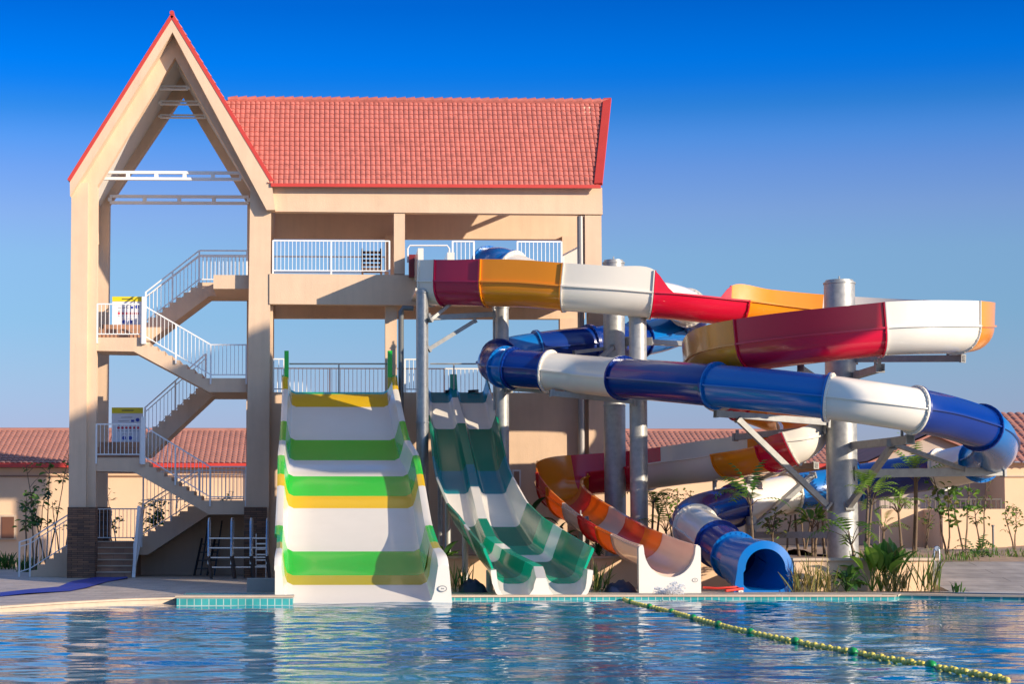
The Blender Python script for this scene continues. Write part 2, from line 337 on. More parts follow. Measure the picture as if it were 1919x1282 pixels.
# ------------------------------------------------------------------ tiled roof surface
def tile_roof(mb, O, U, V, lu, lv, pu, pv, h=0.05, k=8, umin=None, umax=None, m=0):
    "O lower left corner, U along the eave, V up the slope; rolls every pu, courses every pv"
    O = Vector(O); U = Vector(U).normalized(); V = Vector(V).normalized(); N = U.cross(V).normalized()
    ncol = int(lu / pu); ncou = max(1, int(round(lv / pv))); pv = lv / ncou; nu = ncol * k + 1
    prof = [0.0 if j % k == 0 else (0.35 + 0.65 * math.sin(math.pi * (j % k) / k)) for j in range(nu)]
    rows = []
    for c in range(ncou):
        for e in (0, 1):
            v = (c + e) * pv; lift = 0.028 if e == 0 else 0.0
            a = umin(v) if umin else 0.0; b = umax(v) if umax else lu
            jit = 0.006 * math.sin(c * 12.9898)
            rows.append([O + U * min(max(j * lu / (nu - 1) + jit, a), b) + V * v + N * (prof[j] * h + lift) for j in range(nu)])
    vs = [p for r in rows for p in r]
    fs = [(i * nu + j, i * nu + j + 1, (i + 1) * nu + j + 1, (i + 1) * nu + j) for i in range(len(rows) - 1) for j in range(nu - 1)]
    mb.add(vs, fs, m)

# ------------------------------------------------------------------ THE SLIDE TOWER
def P(px, py, D=60): q = at(px, py, D); return (q.x, q.z)
B = thing('slide_tower', 'peach slide tower building with steep red tiled roof and open stair gable', 'building', (0, 0, GZ))
RY = 4.0
# gable frames
m_ = MB(); m_.prism([P(133, 340), P(323.5, 40), P(509, 341), P(516, 396), P(500, 396), P(324.5, 64), P(133.5, 370)], -0.30, 0.22); m_.build('gable_band', stucco, B)
m_ = MB()
m_.prism([P(134, 342), P(165, 342), P(160, 1086), P(127, 1086)], 0.0, 0.22)
m_.prism([P(469, 349), P(508.5, 343), P(506, 600), P(503, 1086), P(459, 1086)], 0.0, 0.22)
m_.prism([P(150, 342), P(323.5, 52), P(500, 343), P(497, 1086), P(459.3, 1086), P(468.3, 352), P(327, 104), P(181, 346), P(177, 1086), P(150, 1086)], 0.22, 0.6)
fr = m_.build('front_frame', stucco, B)
def S(px, py, D=64.0): return P(px, py, D)
m_ = MB()
m_.prism([P(134, 342), P(323.5, 42), P(508.5, 343), P(508, 1086), S(461, 1082), S(464, 383), S(343.5, 182), S(207, 385), S(200, 1082), P(150, 1086)], 3.7, 4.1)
m_.build('rear_frame', stucco, B)
# stone bases
for (x0, x1, ya, yb, nm) in ((126, 178, -0.1, 0.65, 0), (457, 500, -0.1, 0.65, 0), (170, 204, 3.6, 4.2, 0)):
    m_ = MB(); D0 = 60 + ya; m_.box(X(x0, D0, 1000), X(x1, D0, 1000), ya, yb, GZ, Z(951, D0)); m_.build('stone_cladding', stone, fr)
# soffits (white plaster, between the frames)
for (a, b) in (((134, 345), (323.5, 50)), ((508, 345), (323.5, 50))):
    p = Vector((*P(*a), 0)); q = Vector((*P(*b), 0))
    inn = [P(181 if a[0] < 300 else 468, 360), P(326, 108)]
    pa = P(a[0] + (12 if a[0] < 300 else -12), a[1] + 8); pb = P(323.5, 66)
    qa = P(a[0] + (26 if a[0] < 300 else -26), a[1] + 10); qb = P(323.5, 92)
    m_ = MB(); m_.prism([pa, pb, qb, qa], 0.55, 3.7); m_.build('roof_soffit', plaster, B)
# side walls high under the eaves
m_ = MB(); m_.box(X(136), X(160), 0.55, 3.7, Z(430), Z(350)); m_.build('eave_beam', stucco, B)
# tower roof
rf = None
ap = P(323.5, 30); el = P(131, 340); er = P(510, 341)
mr_ = MB()
for e, sgn in ((el, -1), (er, 1)):
    d = Vector((ap[0] - e[0], 0, ap[1] - e[1])); L = d.length
    if sgn < 0: tile_roof(mr_, (e[0], 4.5, e[1]), (0, -1, 0), d, 4.75, L, 0.3, 0.24, k=6)
    else: tile_roof(mr_, (e[0], -0.25, e[1]), (0, 1, 0), d, 4.75, L, 0.3, 0.24, k=6)
rf = mr_.build('roof', tile, B)
m_ = MB()
for e in (el, er):
    a = Vector((e[0], -0.27, e[1] - 0.02)); b = Vector((ap[0], -0.27, ap[1] - 0.05)); m_.bar(a, b, 0.09, 0.11)
m_.tube([(ap[0], -0.33, ap[1] + .03), (ap[0], 4.5, ap[1] + .03)], 0.07, 10)
m_.build('verge_trim', redtrim, rf)
# white ladder trusses
def truss(x0, x1, ya, yb, D, nv):
    m_ = MB(); a = at(x0, ya, D); b = at(x1, ya + (1 if x1 > 400 else 0), D); dz = a.z - Z(yb, D)
    th = dz * 0.30
    m_.box(a.x, b.x, a.y - .06, a.y + .06, a.z - th, a.z); m_.box(a.x, b.x, a.y - .06, a.y + .06, a.z - dz, a.z - dz + th)
    for i in range(nv):
        x = a.x + (b.x - a.x) * i / (nv - 1); m_.box(x - .06, x + .06, a.y - .055, a.y + .055, a.z - dz + th, a.z - th)
    m_.build('truss', whitepaint, B)
truss(187, 452, 320, 339, 60.9, 6); truss(206, 466, 365, 384, 63.6, 5)
truss(297, 352, 160, 170, 61.6, 2); truss(300, 376, 188, 198, 62.6, 2); truss(300, 386, 214, 223, 63.4, 2)

# main volume
xr = X(1129); xl = X(505)
m_ = MB(); m_.prism([P(509, 346), P(1128, 352), P(1129, 402), P(516, 396.5)], -0.05, 0.3); m_.build('fascia_beam', stucco, B)
m_ = MB(); m_.box(X(508), X(1129) - .02, 3.8, 4.1, Z(448, 64), Z(352) + 0.1); m_.build('rear_beam', stucco, B)
zd3 = Z(513); zb3 = Z(571.5)
m_ = MB(); m_.prism([P(505, 513), P(1129, 519), P(1129, 575), P(505, 570)], -0.04, 0.25)
m_.box(xl, xr - .01, 0.25, 4.1, zd3 - 0.3, zd3 - .002); m_.box(xl, xr - .01, 3.8, 4.12, zb3, zd3 - 0.3); m_.build('upper_deck', stucco, B)
zd2 = Z(734)
m_ = MB(); m_.box(xl, X(1103), 0.33, 4.15, GZ, zd2); m_.build('wall', stucco, B)
# columns
def column(x0, x1, D, za, zb, dep=0.4):
    m_ = MB(); m_.box(X(x0, D), X(x1, D), D - 60, D - 60 + dep, za, zb); return m_.build('column', stucco, B)
column(738.5, 759, 60.0, zd3, Z(398.5)); column(722, 744, 60.3, zd2, zb3 + .02)
column(722, 745, 63.5, zd3, Z(440, 63.5)); 
column(1098, 1129, 60.0, zd3, Z(401)); column(1103, 1132, 60.0, GZ, zb3)
column(1055, 1083, 63.6, zd3, Z(440, 63.6)); column(1050, 1083, 63.6, zd2, zb3)
column(505, 511, 60.3, zd2, zd3, 0.3); column(499, 508, 63.6, zd2, Z(440, 63.6))
# open gable frame of the right-hand end
zr = Z(193, 62.1, 1140); ze = Z(352)
m_ = MB()
for s in (0, 1):
    y0, y1 = ((0.0, 0.3), (3.8, 4.1))[s]
    yy = 0.0 if s == 0 else 4.1
    m_.bar((xr - .2, yy, ze), (xr - .2, 2.05, zr - .25), 0.3, 0.35)
m_.build('end_gable_frame', stucco, B)
m_ = MB()
for f in (0.25, 0.55):
    z = ze + (zr - ze) * f; yl = 2.05 * f; m_.bar((xr - .25, yl, z), (xr - .25, 4.1 - yl, z), 0.1, 0.12)
m_.build('truss', whitepaint, B)
# main roof
eL = Vector((X(500), -0.30, Z(351) + .03)); ridY = 2.05
V_ = Vector((0, ridY + 0.30, zr - eL.z)); LV = V_.length
xe = X(1122); xtop = X(1138, 62.1, 200)
m_ = MB(); tile_roof(m_, (X(395), -0.30, eL.z), (1, 0, 0), V_, xtop - X(395) + .02, LV, 0.1515, 0.21, umax=lambda v: xe - X(395) + (xtop - xe) * v / LV, umin=lambda v: (er[0] + (ap[0] - er[0]) * (zr - eL.z) * v / LV / (ap[1] - er[1])) - X(395) - .12, h=.028, k=6)
tile_roof(m_, (xtop, 4.4, eL.z), (-1, 0, 0), Vector((0, -(4.4 - ridY), zr - eL.z)), xtop - X(420), 3.9, 0.303, 0.4, k=3, umax=lambda v: xtop - (er[0] + (ap[0] - er[0]) * (zr - eL.z) * v / 3.9 / (ap[1] - er[1])) + .1)
rf2 = m_.build('roof', tile, B)
m_ = MB()
m_.box(X(507), xe + .05, -0.36, -0.30, eL.z - 0.07, eL.z + 0.03)
a = Vector((xe - 0.02, -0.34, eL.z + 0.05)); b = Vector((xtop, ridY, zr + 0.12)); m_.bar(a, b, 0.24, 0.10)
m_.build('verge_trim', redtrim, rf2)
m_ = MB(); xx = X(425, 62)
while xx < xtop:
    m_.tube([(xx, ridY, zr + 0.02), (xx + .30, ridY, zr + 0.045)], [0.09, 0.115], 8); xx += .29
m_.build('ridge_cap', tile, rf2)
# drain pipes
m_ = MB(); a = at(752, 578, 59.6)
m_.tube([at(775, 578, 59.7), at(756, 577, 59.7), at(751.5, 584, 59.7), Vector((at(751.5, 584, 59.7).x, -0.3, GZ))], 0.085, 10); m_.build('drain_pipe', darkpipe, B, 40)
m_ = MB(); xx = X(1091, 59.9); m_.tube([(xx, 0.12, Z(402)), (xx, 0.12, GZ)], 0.10, 12); m_.build('drain_pipe', mat('pipe_grey', (0.33, 0.31, 0.29), .4, metal=.2), B, 40)
# small framed opening low in the wall
m_ = MB(); a = at(963, 884, 60.3); b = at(973, 912, 60.3); m_.box(a.x - .05, b.x + .05, 0.29, 0.328, b.z - .05, a.z + .05)
wn = m_.build('window', whitepaint, B); m_ = MB(); m_.box(a.x, b.x, 0.27, 0.288, b.z, a.z); m_.build('pane', mat('dark_recess', (0.35, 0.2, 0.13), .6), wn)
# wall below the stairs, rear
m_ = MB(); m_.prism([S(262, 1078), S(462, 1078), S(462, 955), S(400, 955), S(262, 1022)], 3.72, 3.95); m_.build('wall', stucco, B)
m_ = MB(); m_.box(X(462, 61), X(508, 61), .8, 3.7, GZ, Z(940)); m_.build('wall', stucco, B)

# stairs
def flight(pts_left, nst, D0, D1, thick, x0f=None, x3f=None, mats=(stucco,)):
    "pts_left: (xa,za) left landing nose, (xb,zb) right landing nose; x0f/x3f outer ends of landings"
    (xa, za), (xb, zb) = pts_left; n = nst; pol = []
    if x0f is not None: pol.append((x0f, za))
    for i in range(n):
        x1 = xa + (xb - xa) * i / n; z0 = za + (zb - za) * i / n; z1 = za + (zb - za) * (i + 1) / n
        if zb > za: pol += [(x1, z0), (x1, z1)]
        else: pol += [(x1, z0), (x1, z1)] if False else [(x1, z0), (xa + (xb - xa) * i / n + 0.0001, z1)]
    pol.append((xb, zb))
    if x3f is not None: pol.append((x3f, zb)); pol.append((x3f, zb - thick))
    s = (zb - za) / (xb - xa)
    pol.append((xb + (0.0 if s < 0 else 0.15), zb - thick)); 
    pol.append((xa + (-.25 if s < 0 else 0.25), za - thick))
    if x0f is not None: pol.append((x0f, za - thick + 0.02))
    m_ = MB(); m_.prism(pol, D0 - 60, D1 - 60); return m_
L0z, R0z, L1z, R2z, L2z = 1.19, Z(938), Z(858), Z(708), Z(632)
DF0, DF1, DR0, DR1 = 60.28, 61.75, 62.25, 63.68
def fl_front(za, zb): flight(((X(265), za), (X(392), zb)), 9, DF0, DF1, 0.42, X(178), X(462)).build('stair_flight', stucco, B)
fl_front(L2z, R2z); fl_front(L1z, R0z)
L2r, L1r = L2z + 0.50, L1z + 0.52
def fl_rear(za, zb, n, xa=X(268, 63), xb=X(392, 63)): flight(((xa, za), (xb, zb)), n, DR0, DR1, 0.42, X(190, 63), X(468, 63)).build('stair_flight', stucco, B)
fl_rear(L2r, zd3, 9, xb=X(385, 63)); fl_rear(L1r, R2z, 11); fl_rear(L0z, R0z, 8, X(268, 63), X(385, 63))
# right landings link front and rear
for z in (R2z, R0z, zd3):
    m_ = MB(); m_.box(X(398), X(468), DF1 - 60 - (0 if z != zd3 else 1.4), DR0 - 60, z - 0.42, z - .003); m_.build('landing', stucco, B)
# short rising steps on the left landings
for z, n, hh in ((L2z, 3, .5), (L1z, 3, .52)):
    m_ = MB()
    for i in range(n): m_.box(X(184, 61), X(266, 61), 0.75 + i * 0.33, 2.25, z + .001 + i * .003 if i == 0 else z + hh * i / n, z + hh * (i + 1) / n)
    m_.build('step', steps_tile, B)
m_ = MB()
for i in range(6): m_.box(X(175, 60.6), X(250, 60.6), 0.26 + i * 0.34, 0.299 + i * .34, GZ + (L0z - GZ) * (i + 1) / 6 - .035, GZ + (L0z - GZ) * (i + 1) / 6 + .004)
m_.build('step_nosing', coping_m, B)
m_ = MB()
for i in range(6): m_.box(X(175, 60.6), X(250, 60.6), 0.3 + i * 0.34, 3.6, GZ + (L0z - GZ) * i / 6 + (.001 if i == 0 else 0), GZ + (L0z - GZ) * (i + 1) / 6)
m_.build('step', steps_tile, B)
# stair going down to the left of the tower
m_ = MB(); n = 6; xa = X(60, 61.5); xb = X(150, 61.5); pol = [(xa, GZ)]
for i in range(n):
    x = xa + (xb - xa) * i / n; pol += [(x, GZ + (L0z - GZ) * (i + 1) / n), (xa + (xb - xa) * (i + 1) / n, GZ + (L0z - GZ) * (i + 1) / n)]
pol += [(xb, GZ)]
m_.prism(pol, 1.3, 2.6); m_.build('stair_flight', stucco, B)

# railings
def railing(pts, h=1.0, sp=0.115, parent=None, mt=None, ps=1.2, gap=0.10, rail=0.04, bal=0.018, name='railing', foot=0.18, extra=False):
    m_ = MB(); pts = [Vector(p) for p in pts]
    for a, b in zip(pts[:-1], pts[1:]):
        L = (b - a).length; up = Vector((0, 0, 1)); n = max(2, int((b - a).to_2d().length / sp))
        m_.bar(a + up * h, b + up * h, rail, rail); m_.bar(a + up * gap, b + up * gap, rail * .8, rail * .8)
        if extra: m_.bar(a + up * (h - .14), b + up * (h - .14), rail * .7, rail * .7)
        for i in range(1, n):
            p = a.lerp(b, i / n); m_.bar(p + up * gap, p + up * (h - (.14 if extra else 0)), bal)
        npst = max(1, int(round(L / ps)))
        for i in range(npst + (1 if b is pts[-1] else 0)):
            p = a.lerp(b, i / npst); m_.bar(p - up * foot, p + up * (h + .01), 0.05)
    return m_.build(name, mt or whitepaint, parent or B)
yf = DF0 - 60 - 0.04
def fpts(za, zb, x0=180): return [(X(x0), yf, za), (X(263), yf, za), (X(394), yf, zb), (X(461), yf, zb)]
railing(fpts(L2z, R2z)); railing(fpts(L1z, R0z))
for z, x in ((L2z, 268), (L1z, 268)):
    m_ = MB(); m_.bar((X(x), yf - .02, z - .2), (X(x), yf - .02, z + 1.22), 0.13, 0.13); m_.build('railing_post', whitepaint, B)
yr = DR0 - 60 + .03
railing([(X(272, 62.2), yr, L2r + .1), (X(372, 62.2), yr, zd3), (X(462, 62.2), yr, zd3)], extra=True)
railing([(X(272, 62.2), yr, L1r + .1), (X(385, 62.2), yr, R2z - .1)], extra=True)
railing([(X(268, 62.2), yr, L0z + .1), (X(375, 62.2), yr, R0z)], extra=True)
railing([(X(182, 63.6), 3.55, L0z), (X(262, 63.6), 3.55, L0z)])
railing([(X(270, 63.6), 3.6, R0z - .05), (X(458, 63.6), 3.6, R0z)], extra=True)
railing([(X(272, 63.6), 3.64, L2r + .1), (X(372, 63.6), 3.64, zd3), (X(462, 63.6), 3.64, zd3)])
yl = 1.3
railing([(X(40, 61.3), yl, GZ + .05), (X(60, 61.3), yl, GZ + .15), (X(130, 61.3), yl, L0z - .2)], extra=True)
m_ = MB(); m_.bar((X(253, 60.2), 0.2, GZ), (X(262, 60.6), 0.7, L0z + 1.05), 0.1, 0.12); m_.bar((X(253, 60.2), 0.2, GZ), (X(262, 60.2), 0.2, GZ + 2.1), 0.07, 0.07); m_.build('railing_post', whitepaint, B)
railing([(X(254, 60.3), 0.25, GZ), (X(262, 61), 2.0, L0z)], ps=3)
# deck railings
railing([(X(511), 0.05, zd3), (X(730), 0.05, zd3)], ps=2.0)
railing([(X(849), 0.05, zd3), (X(889), 0.05, zd3)], ps=1.0); railing([(X(971), 0.05, zd3), (X(1054), 0.05, zd3)], ps=2.0)
railing([(X(1057, 63), 3.0, zd3), (X(1090, 61), 0.8, zd3)], ps=2.0)
railing([(X(512, 63.6), 3.6, zd3), (X(722, 63.6), 3.6, zd3)], sp=9, ps=9, gap=.5)
m_ = MB(); m_.tube([at(764, 492, 60), at(764, 466, 60), at(768, 460, 60), at(838, 460, 60), at(842, 466, 60), at(842, 492, 60)], 0.025, 6); m_.build('grab_bar', whitepaint, B)
railing([(X(512), 0.36, zd2), (X(532), 0.36, zd2)], ps=1); railing([(X(732), 0.36, zd2), (X(742), 0.36, zd2)], ps=1)
railing([(X(760), .36, zd2), (X(800), .36, zd2)], ps=1)
railing([(X(512, 63.8), 3.9, zd2), (X(724, 63.8), 3.9, zd2), (X(1050, 63.8), 3.9, zd2)], sp=.13, ps=2)
railing([(X(958, 60.4), .36, zd2), (X(1098, 60.4), .36, zd2)], ps=2)
for (a, b) in ((542, 728), (806, 895)):
    m_ = MB(); m_.tube([at(a, 682, 59.8), at(b, 682, 59.8)], 0.025, 6); m_.tube([at((a + b) / 2, 682, 59.8), at((a + b) / 2, 742, 59.8)], 0.022, 6); m_.build('grab_bar', galv, B)

# ------------------------------------------------------------------ wide green slide
def interp(keys, d):
    ks = sorted(keys, key=lambda k: -k[0])
    xs = [-k[0] for k in ks]
    return [float(np.interp(-d, xs, [k[j] for k in ks])) for j in range(1, len(ks[0]))]
def smooth_profile(keys):
    "D, z keys -> smooth monotone function"
    ks = sorted(keys); xs = np.array([k[0] for k in ks]); zs = np.array([k[1] for k in ks])
    dx = np.diff(xs); dl = np.diff(zs) / dx; m = np.zeros(len(xs)); m[1:-1] = (dl[1:] + dl[:-1]) / 2; m[0] = dl[0]; m[-1] = dl[-1]
    def f(d):
        i = int(np.clip(np.searchsorted(xs, d) - 1, 0, len(xs) - 2)); h = dx[i]; t = (d - xs[i]) / h
        return float((2*t**3-3*t**2+1)*zs[i] + (t**3-2*t**2+t)*h*m[i] + (-2*t**3+3*t**2)*zs[i+1] + (t**3-t**2)*h*m[i+1])
    return f
def loft(profiles, m=0, mb=None, closed=True, caps=True):
    mb = mb or MB(); n = len(profiles[0]); vs = [p for pr in profiles for p in pr]
    kk = n if closed else n - 1
    fs = [(i * n + k, i * n + (k + 1) % n, (i + 1) * n + (k + 1) % n, (i + 1) * n + k) for i in range(len(profiles) - 1) for k in range(kk)]
    if caps: fs += [tuple(range(n))[::-1], tuple((len(profiles) - 1) * n + k for k in range(n))]
    mb.add(vs, fs, m); return mb
WS = thing('wide_slide', 'wide wavy water slide in white, bright green and yellow bands', 'water slide', (1, -10, 0))
yk = [(735, 59.75), (738, 59.5), (763, 58.3), (825, 56.0), (863, 54.2), (893, 52.3), (930, 50.8), (953, 50.0), (1034, 47.0), (1079, 45.0), (1097, 44.3), (1131, 43.1)]
zf = smooth_profile([(d, Z(y, d)) for y, d in yk])
edges = [(59.75, 542, 729), (58.3, 543, 731), (56.0, 541, 743), (54.2, 539, 752), (52.3, 537, 768), (50.0, 537, 778), (47.0, 535, 790), (45.0, 534, 799), (44.3, 534, 804), (43.1, 533, 813)]
def ws_profile(D, t=0.05):
    xL, xR = interp(edges, D); xL = X(xL, D, 900); xR = X(xR, D, 900); z = zf(D)
    hw = float(np.interp(D, [43.1, 43.25, 43.5, 44.4, 45.2, 47.5, 60], [0.78, .88, 0.90, .78, 0.72, .56, .50])); fl_ = float(np.interp(D, [43.1, 44.6, 60], [.17, .12, .10])); r = 0.18
    fL = fl_ * .5 if D < 46 else fl_; y = D - 60; sh = float(np.interp(D, [43.1, 44.6, 60], [.05, .04, .04]))
    inner = [(xL - fL - .10 - sh * .5, z + hw), (xL - fL - .02 - sh * .5, z + hw + .02), (xL - .04 - sh * .4, z + hw), (xL, z + r * 1.2), (xL + r * .3, z + r * .35), (xL + r, z)]
    mid = [(xL + r + (xR - xL - 2 * r) * k / 6, z) for k in range(1, 6)]
    ro = [(xR - r, z), (xR - r * .3, z + r * .35), (xR, z + r * 1.2), (xR + .04 + sh, z + hw), (xR + fl_ + .03 + sh, z + hw + .02), (xR + fl_ + .10 + sh, z + hw)]
    up = inner + mid + ro; q = float(np.interp(D, [43.1, 44.5, 45.0], [1, 1, 0])); oR = xR + .06 + q * (fl_ + .10); oL = xL - .06 - q * (fL + .05)
    lo = [(xR + fl_ + .10 + sh, z + hw - .08), (oR, z + hw - .1), (oR - (1 - q) * .02 + q * .06, z - .02), (xR - .1, z - t - .02), (xL + .1, z - t - .02), (oL, z - .02), (oL, z + hw - .1), (xL - fL - .10 - sh * .5, z + hw - .08)]
    return [(x, y, max(zz, -0.2)) for x, zz in up + lo]
bands = [(59.75, 59.45, F_GRN), (59.45, 58.3, F_YEL), (58.3, 56.0, F_WHI), (56.0, 54.2, F_GRN), (54.2, 52.3, F_WHI), (52.3, 50.8, F_GRN), (50.8, 50.0, F_YEL), (50.0, 47.0, F_WHI), (47.0, 45.0, F_GRN), (45.0, 44.3, F_OLI), (44.3, 43.1, F_WHI)]
for a, b, m in bands:
    n = max(2, int((a - b) / 0.15)); loft([ws_profile(a - 0.003 - (a - b - .006) * i / n) for i in range(n + 1)]).build('slide_section', m, WS, 35)
for px in (537, 730.5):
    m_ = MB(); a = at(px - 4.2, 708, 59.7); b = at(px + 4.2, 658, 59.7); m_.box(a.x, b.x, -.42, -.2, a.z, b.z); pst = m_.build('entry_post', F_GRN, WS)
    m_ = MB(); c_ = at(px, 734, 59.7); m_.box(a.x, b.x, -.42, -.2, c_.z, a.z - .002); m_.build('post_base', F_YEL, pst)
def badge(p, n, r, parent):
    m_ = MB(); n = Vector(n).normalized(); u = n.cross(Vector((0, 0, 1))).normalized(); w = u.cross(n); p = Vector(p)
    def ring(rx, ry, off): return [p + n * off + u * rx * math.cos(k * math.pi / 10) + w * ry * math.sin(k * math.pi / 10) for k in range(20)]
    m_.add(ring(r, r * .7, .004), [tuple(range(20))], 0); m_.add(ring(r * .78, r * .48, .006), [tuple(range(20))], 1)
    m_.add([p + n * .008 + u * x * r + w * z * r for x, z in ((-.45, -.12), (.45, -.12), (.3, .0), (.1, .28), (-.05, .02), (-.25, .2))], [tuple(range(6))], 0)
    m_.build('maker_badge', [mat('badge_grey', (.25, .25, .25), .4), F_WHI], parent)
badge(at(829, 1104, 43.085), (0, -1, 0), 0.10, WS)
for D in (57, 53.5, 50, 46.8):
    for px in (560, 710):
        x = X(px, D); m_ = MB(); m_.tube([(x, D - 60, GZ), (x, D - 60, zf(D) - .08)], .1, 12); m_.build('support_leg', galv, WS, 50)

# ------------------------------------------------------------------ twin teal slide
TS = thing('twin_slide', 'steep twin-lane water slide in dark green, teal and white', 'water slide', (4.5, -10, 0))
yk2 = [(735, 60.0), (755, 59.2), (804, 57.6), (883, 55.0), (926, 53.2), (988, 50.5), (1026, 48.8), (1065, 47.0), (1094, 45.8), (1123, 44.5)]
zf2 = smooth_profile([(d, Z(y, d)) for y, d in yk2])
# D, left edge px, divider left, divider right, right edge px (at bed level)
ed2 = [(60.0, 804, 841, 857, 907), (59.2, 806, 845, 861, 912), (57.6, 813, 855, 875, 923), (55.0, 822, 871, 891, 937), (53.2, 830, 879, 900, 950), (50.5, 853, 893, 915, 975), (48.8, 880, 908, 933, 1000), (47.0, 906, 948, 970, 1050), (45.8, 926, 996, 1020, 1092), (44.5, 932, 1001, 1026, 1098)]
def ts_profile(D, t=0.05, lip=0.0):
    e = [X(v, D, 950) for v in interp(ed2, D)]; z = zf2(D); y = D - 60
    hw = float(np.interp(D, [45.7, 47, 49, 51, 54, 60], [.80, .76, .70, .55, .40, .38])) if not lip else max(.3, .66 - z); hd = float(np.interp(D, [44.5, 47, 49, 60], [.45, .34, .22, .16]))
    fl_ = float(np.interp(D, [45.7, 48, 51, 60], [.20, .22, .16, .08])) if not lip else .03; r = 0.10; w = .05 + lip
    xL, a, b, xR = e; r = float(np.interp(D, [44.5, 45.7, 47.5, 60], [.34, .30, .16, .10])); top = fl_
    def arc(cx, cz, rr, a0, a1, n=4): return [(cx + rr * math.cos(R(a0 + (a1 - a0) * k / n)), cz + rr * math.sin(R(a0 + (a1 - a0) * k / n))) for k in range(n + 1)]
    r2 = min(r, hd * .8)
    up = [(xL - top - w, z + hw), (xL - top, z + hw + .015)] + arc(xL + r, z + r, r, 180, 270) + [(x_, zz) for x_, zz in arc(a - r2, z + r2, r2, 270, 360)] + [(a + .04, z + hd), (b - .04, z + hd)] + arc(b + r2, z + r2, r2, 180, 270) + arc(xR - r, z + r, r, 270, 360) + [(xR + top, z + hw + .015), (xR + top + w, z + hw)]
    o_ = .05 + lip
    lo = [(xR + top + w, z + hw - .05), (xR + o_, z + r)] + arc(xR - r, z + r, r + o_ * .8, 0, -90, 3)[1:] + [(b + r2, z - o_ * .8), ((a + b) / 2, z - o_ * .8 + (hd * .35 if lip else 0)), (a - r2, z - o_ * .8)] + arc(xL + r, z + r, r + o_ * .8, 270, 180, 3)[:-1] + [(xL - o_, z + r), (xL - top - w, z + hw - .05)]
    return [(x, y, max(zz, -0.2)) for x, zz in up + lo]
bands2 = [(60.0, 59.2, F_TEA), (59.2, 57.6, F_WHI), (57.6, 55.0, F_DGR), (55.0, 53.2, F_TEA), (53.2, 50.5, F_WHI), (50.5, 48.9, F_DGR), (48.9, 48.1, F_SEA), (48.1, 47.5, F_WHI), (47.5, 46.2, F_DGR), (46.2, 45.75, F_SEA)]
for a, b, m in bands2:
    n = max(2, int((a - b) / 0.15)); loft([ts_profile(a - 0.003 - (a - b - .006) * i / n) for i in range(n + 1)]).build('slide_section', m, TS, 35)
loft([ts_profile(45.75 - 1.25 * i / 8, lip=.07) for i in range(9)]).build('run_out', F_WHI, TS, 35)
for px in (850, 893):
    m_ = MB()
    if px == 850:
        a = at(843, 733, 60); b = at(857, 702, 60); m_.prism([(a.x, a.z), (b.x, a.z), (b.x - .03, b.z), (a.x + .0, b.z)], -.12, .0); m_.build('divider_cap', F_SEA, TS)
    m_ = MB(); c_ = at(px - 6, 738, 59.9); m_.tube([c_ + Vector((0.15 * math.cos(k * .6), .10 * math.sin(k * .6), .004 * k + .02)) for k in range(22)], .02, 6); m_.build('rope', darkmetal, TS)
for D in (57, 53.5, 50, 47):
    for px in (interp(ed2, D)[0] + 10, interp(ed2, D)[3] - 10):
        x = X(px, D); m_ = MB(); m_.tube([(x, D - 60, GZ), (x, D - 60, zf2(D) - .05)], .08, 12); m_.build('support_leg', galv, TS, 50)

# ------------------------------------------------------------------ swept flume and tube
def frame(pts, i):
    a = pts[max(0, i - 1)]; b = pts[min(len(pts) - 1, i + 1)]
    T = Vector((b - a)[:3]).normalized(); r = T.cross(Vector((0, 0, 1))).normalized(); u = r.cross(T).normalized(); return T, r, u
RF = 0.60
def flume_profile(c, r, u, hl, hr, R_=RF, t=0.035, lipw=0.09, n=14):
    o = []
    hl = max(hl, 0.025); hr = max(hr, 0.025)
    o += [(-R_ - t - .05 * hl, hl), (-R_ - t, .022), (-R_ - lipw, .022), (-R_ - lipw, -.022), (-R_ - t, -.022)]
    for k in range(1, n):
        a = math.pi + math.pi * k / n; o.append(((R_ + t) * math.cos(a), (R_ + t) * math.sin(a)))
    o += [(R_ + t, -.022), (R_ + lipw, -.022), (R_ + lipw, .022), (R_ + t, .022), (R_ + t + .05 * hr, hr)]
    o += [(R_ + .05 * hr, hr), (R_, 0)]
    for k in range(1, n):
        a = 2 * math.pi - math.pi * k / n; o.append((R_ * math.cos(a), R_ * math.sin(a)))
    o += [(-R_, 0), (-R_ - .05 * hl, hl)]
    return [c + r * x + u * z for x, z in o]
FS = thing('spiral_flume', 'open spiral water slide in red, amber and white sections', 'water slide', (14, -8, 0))
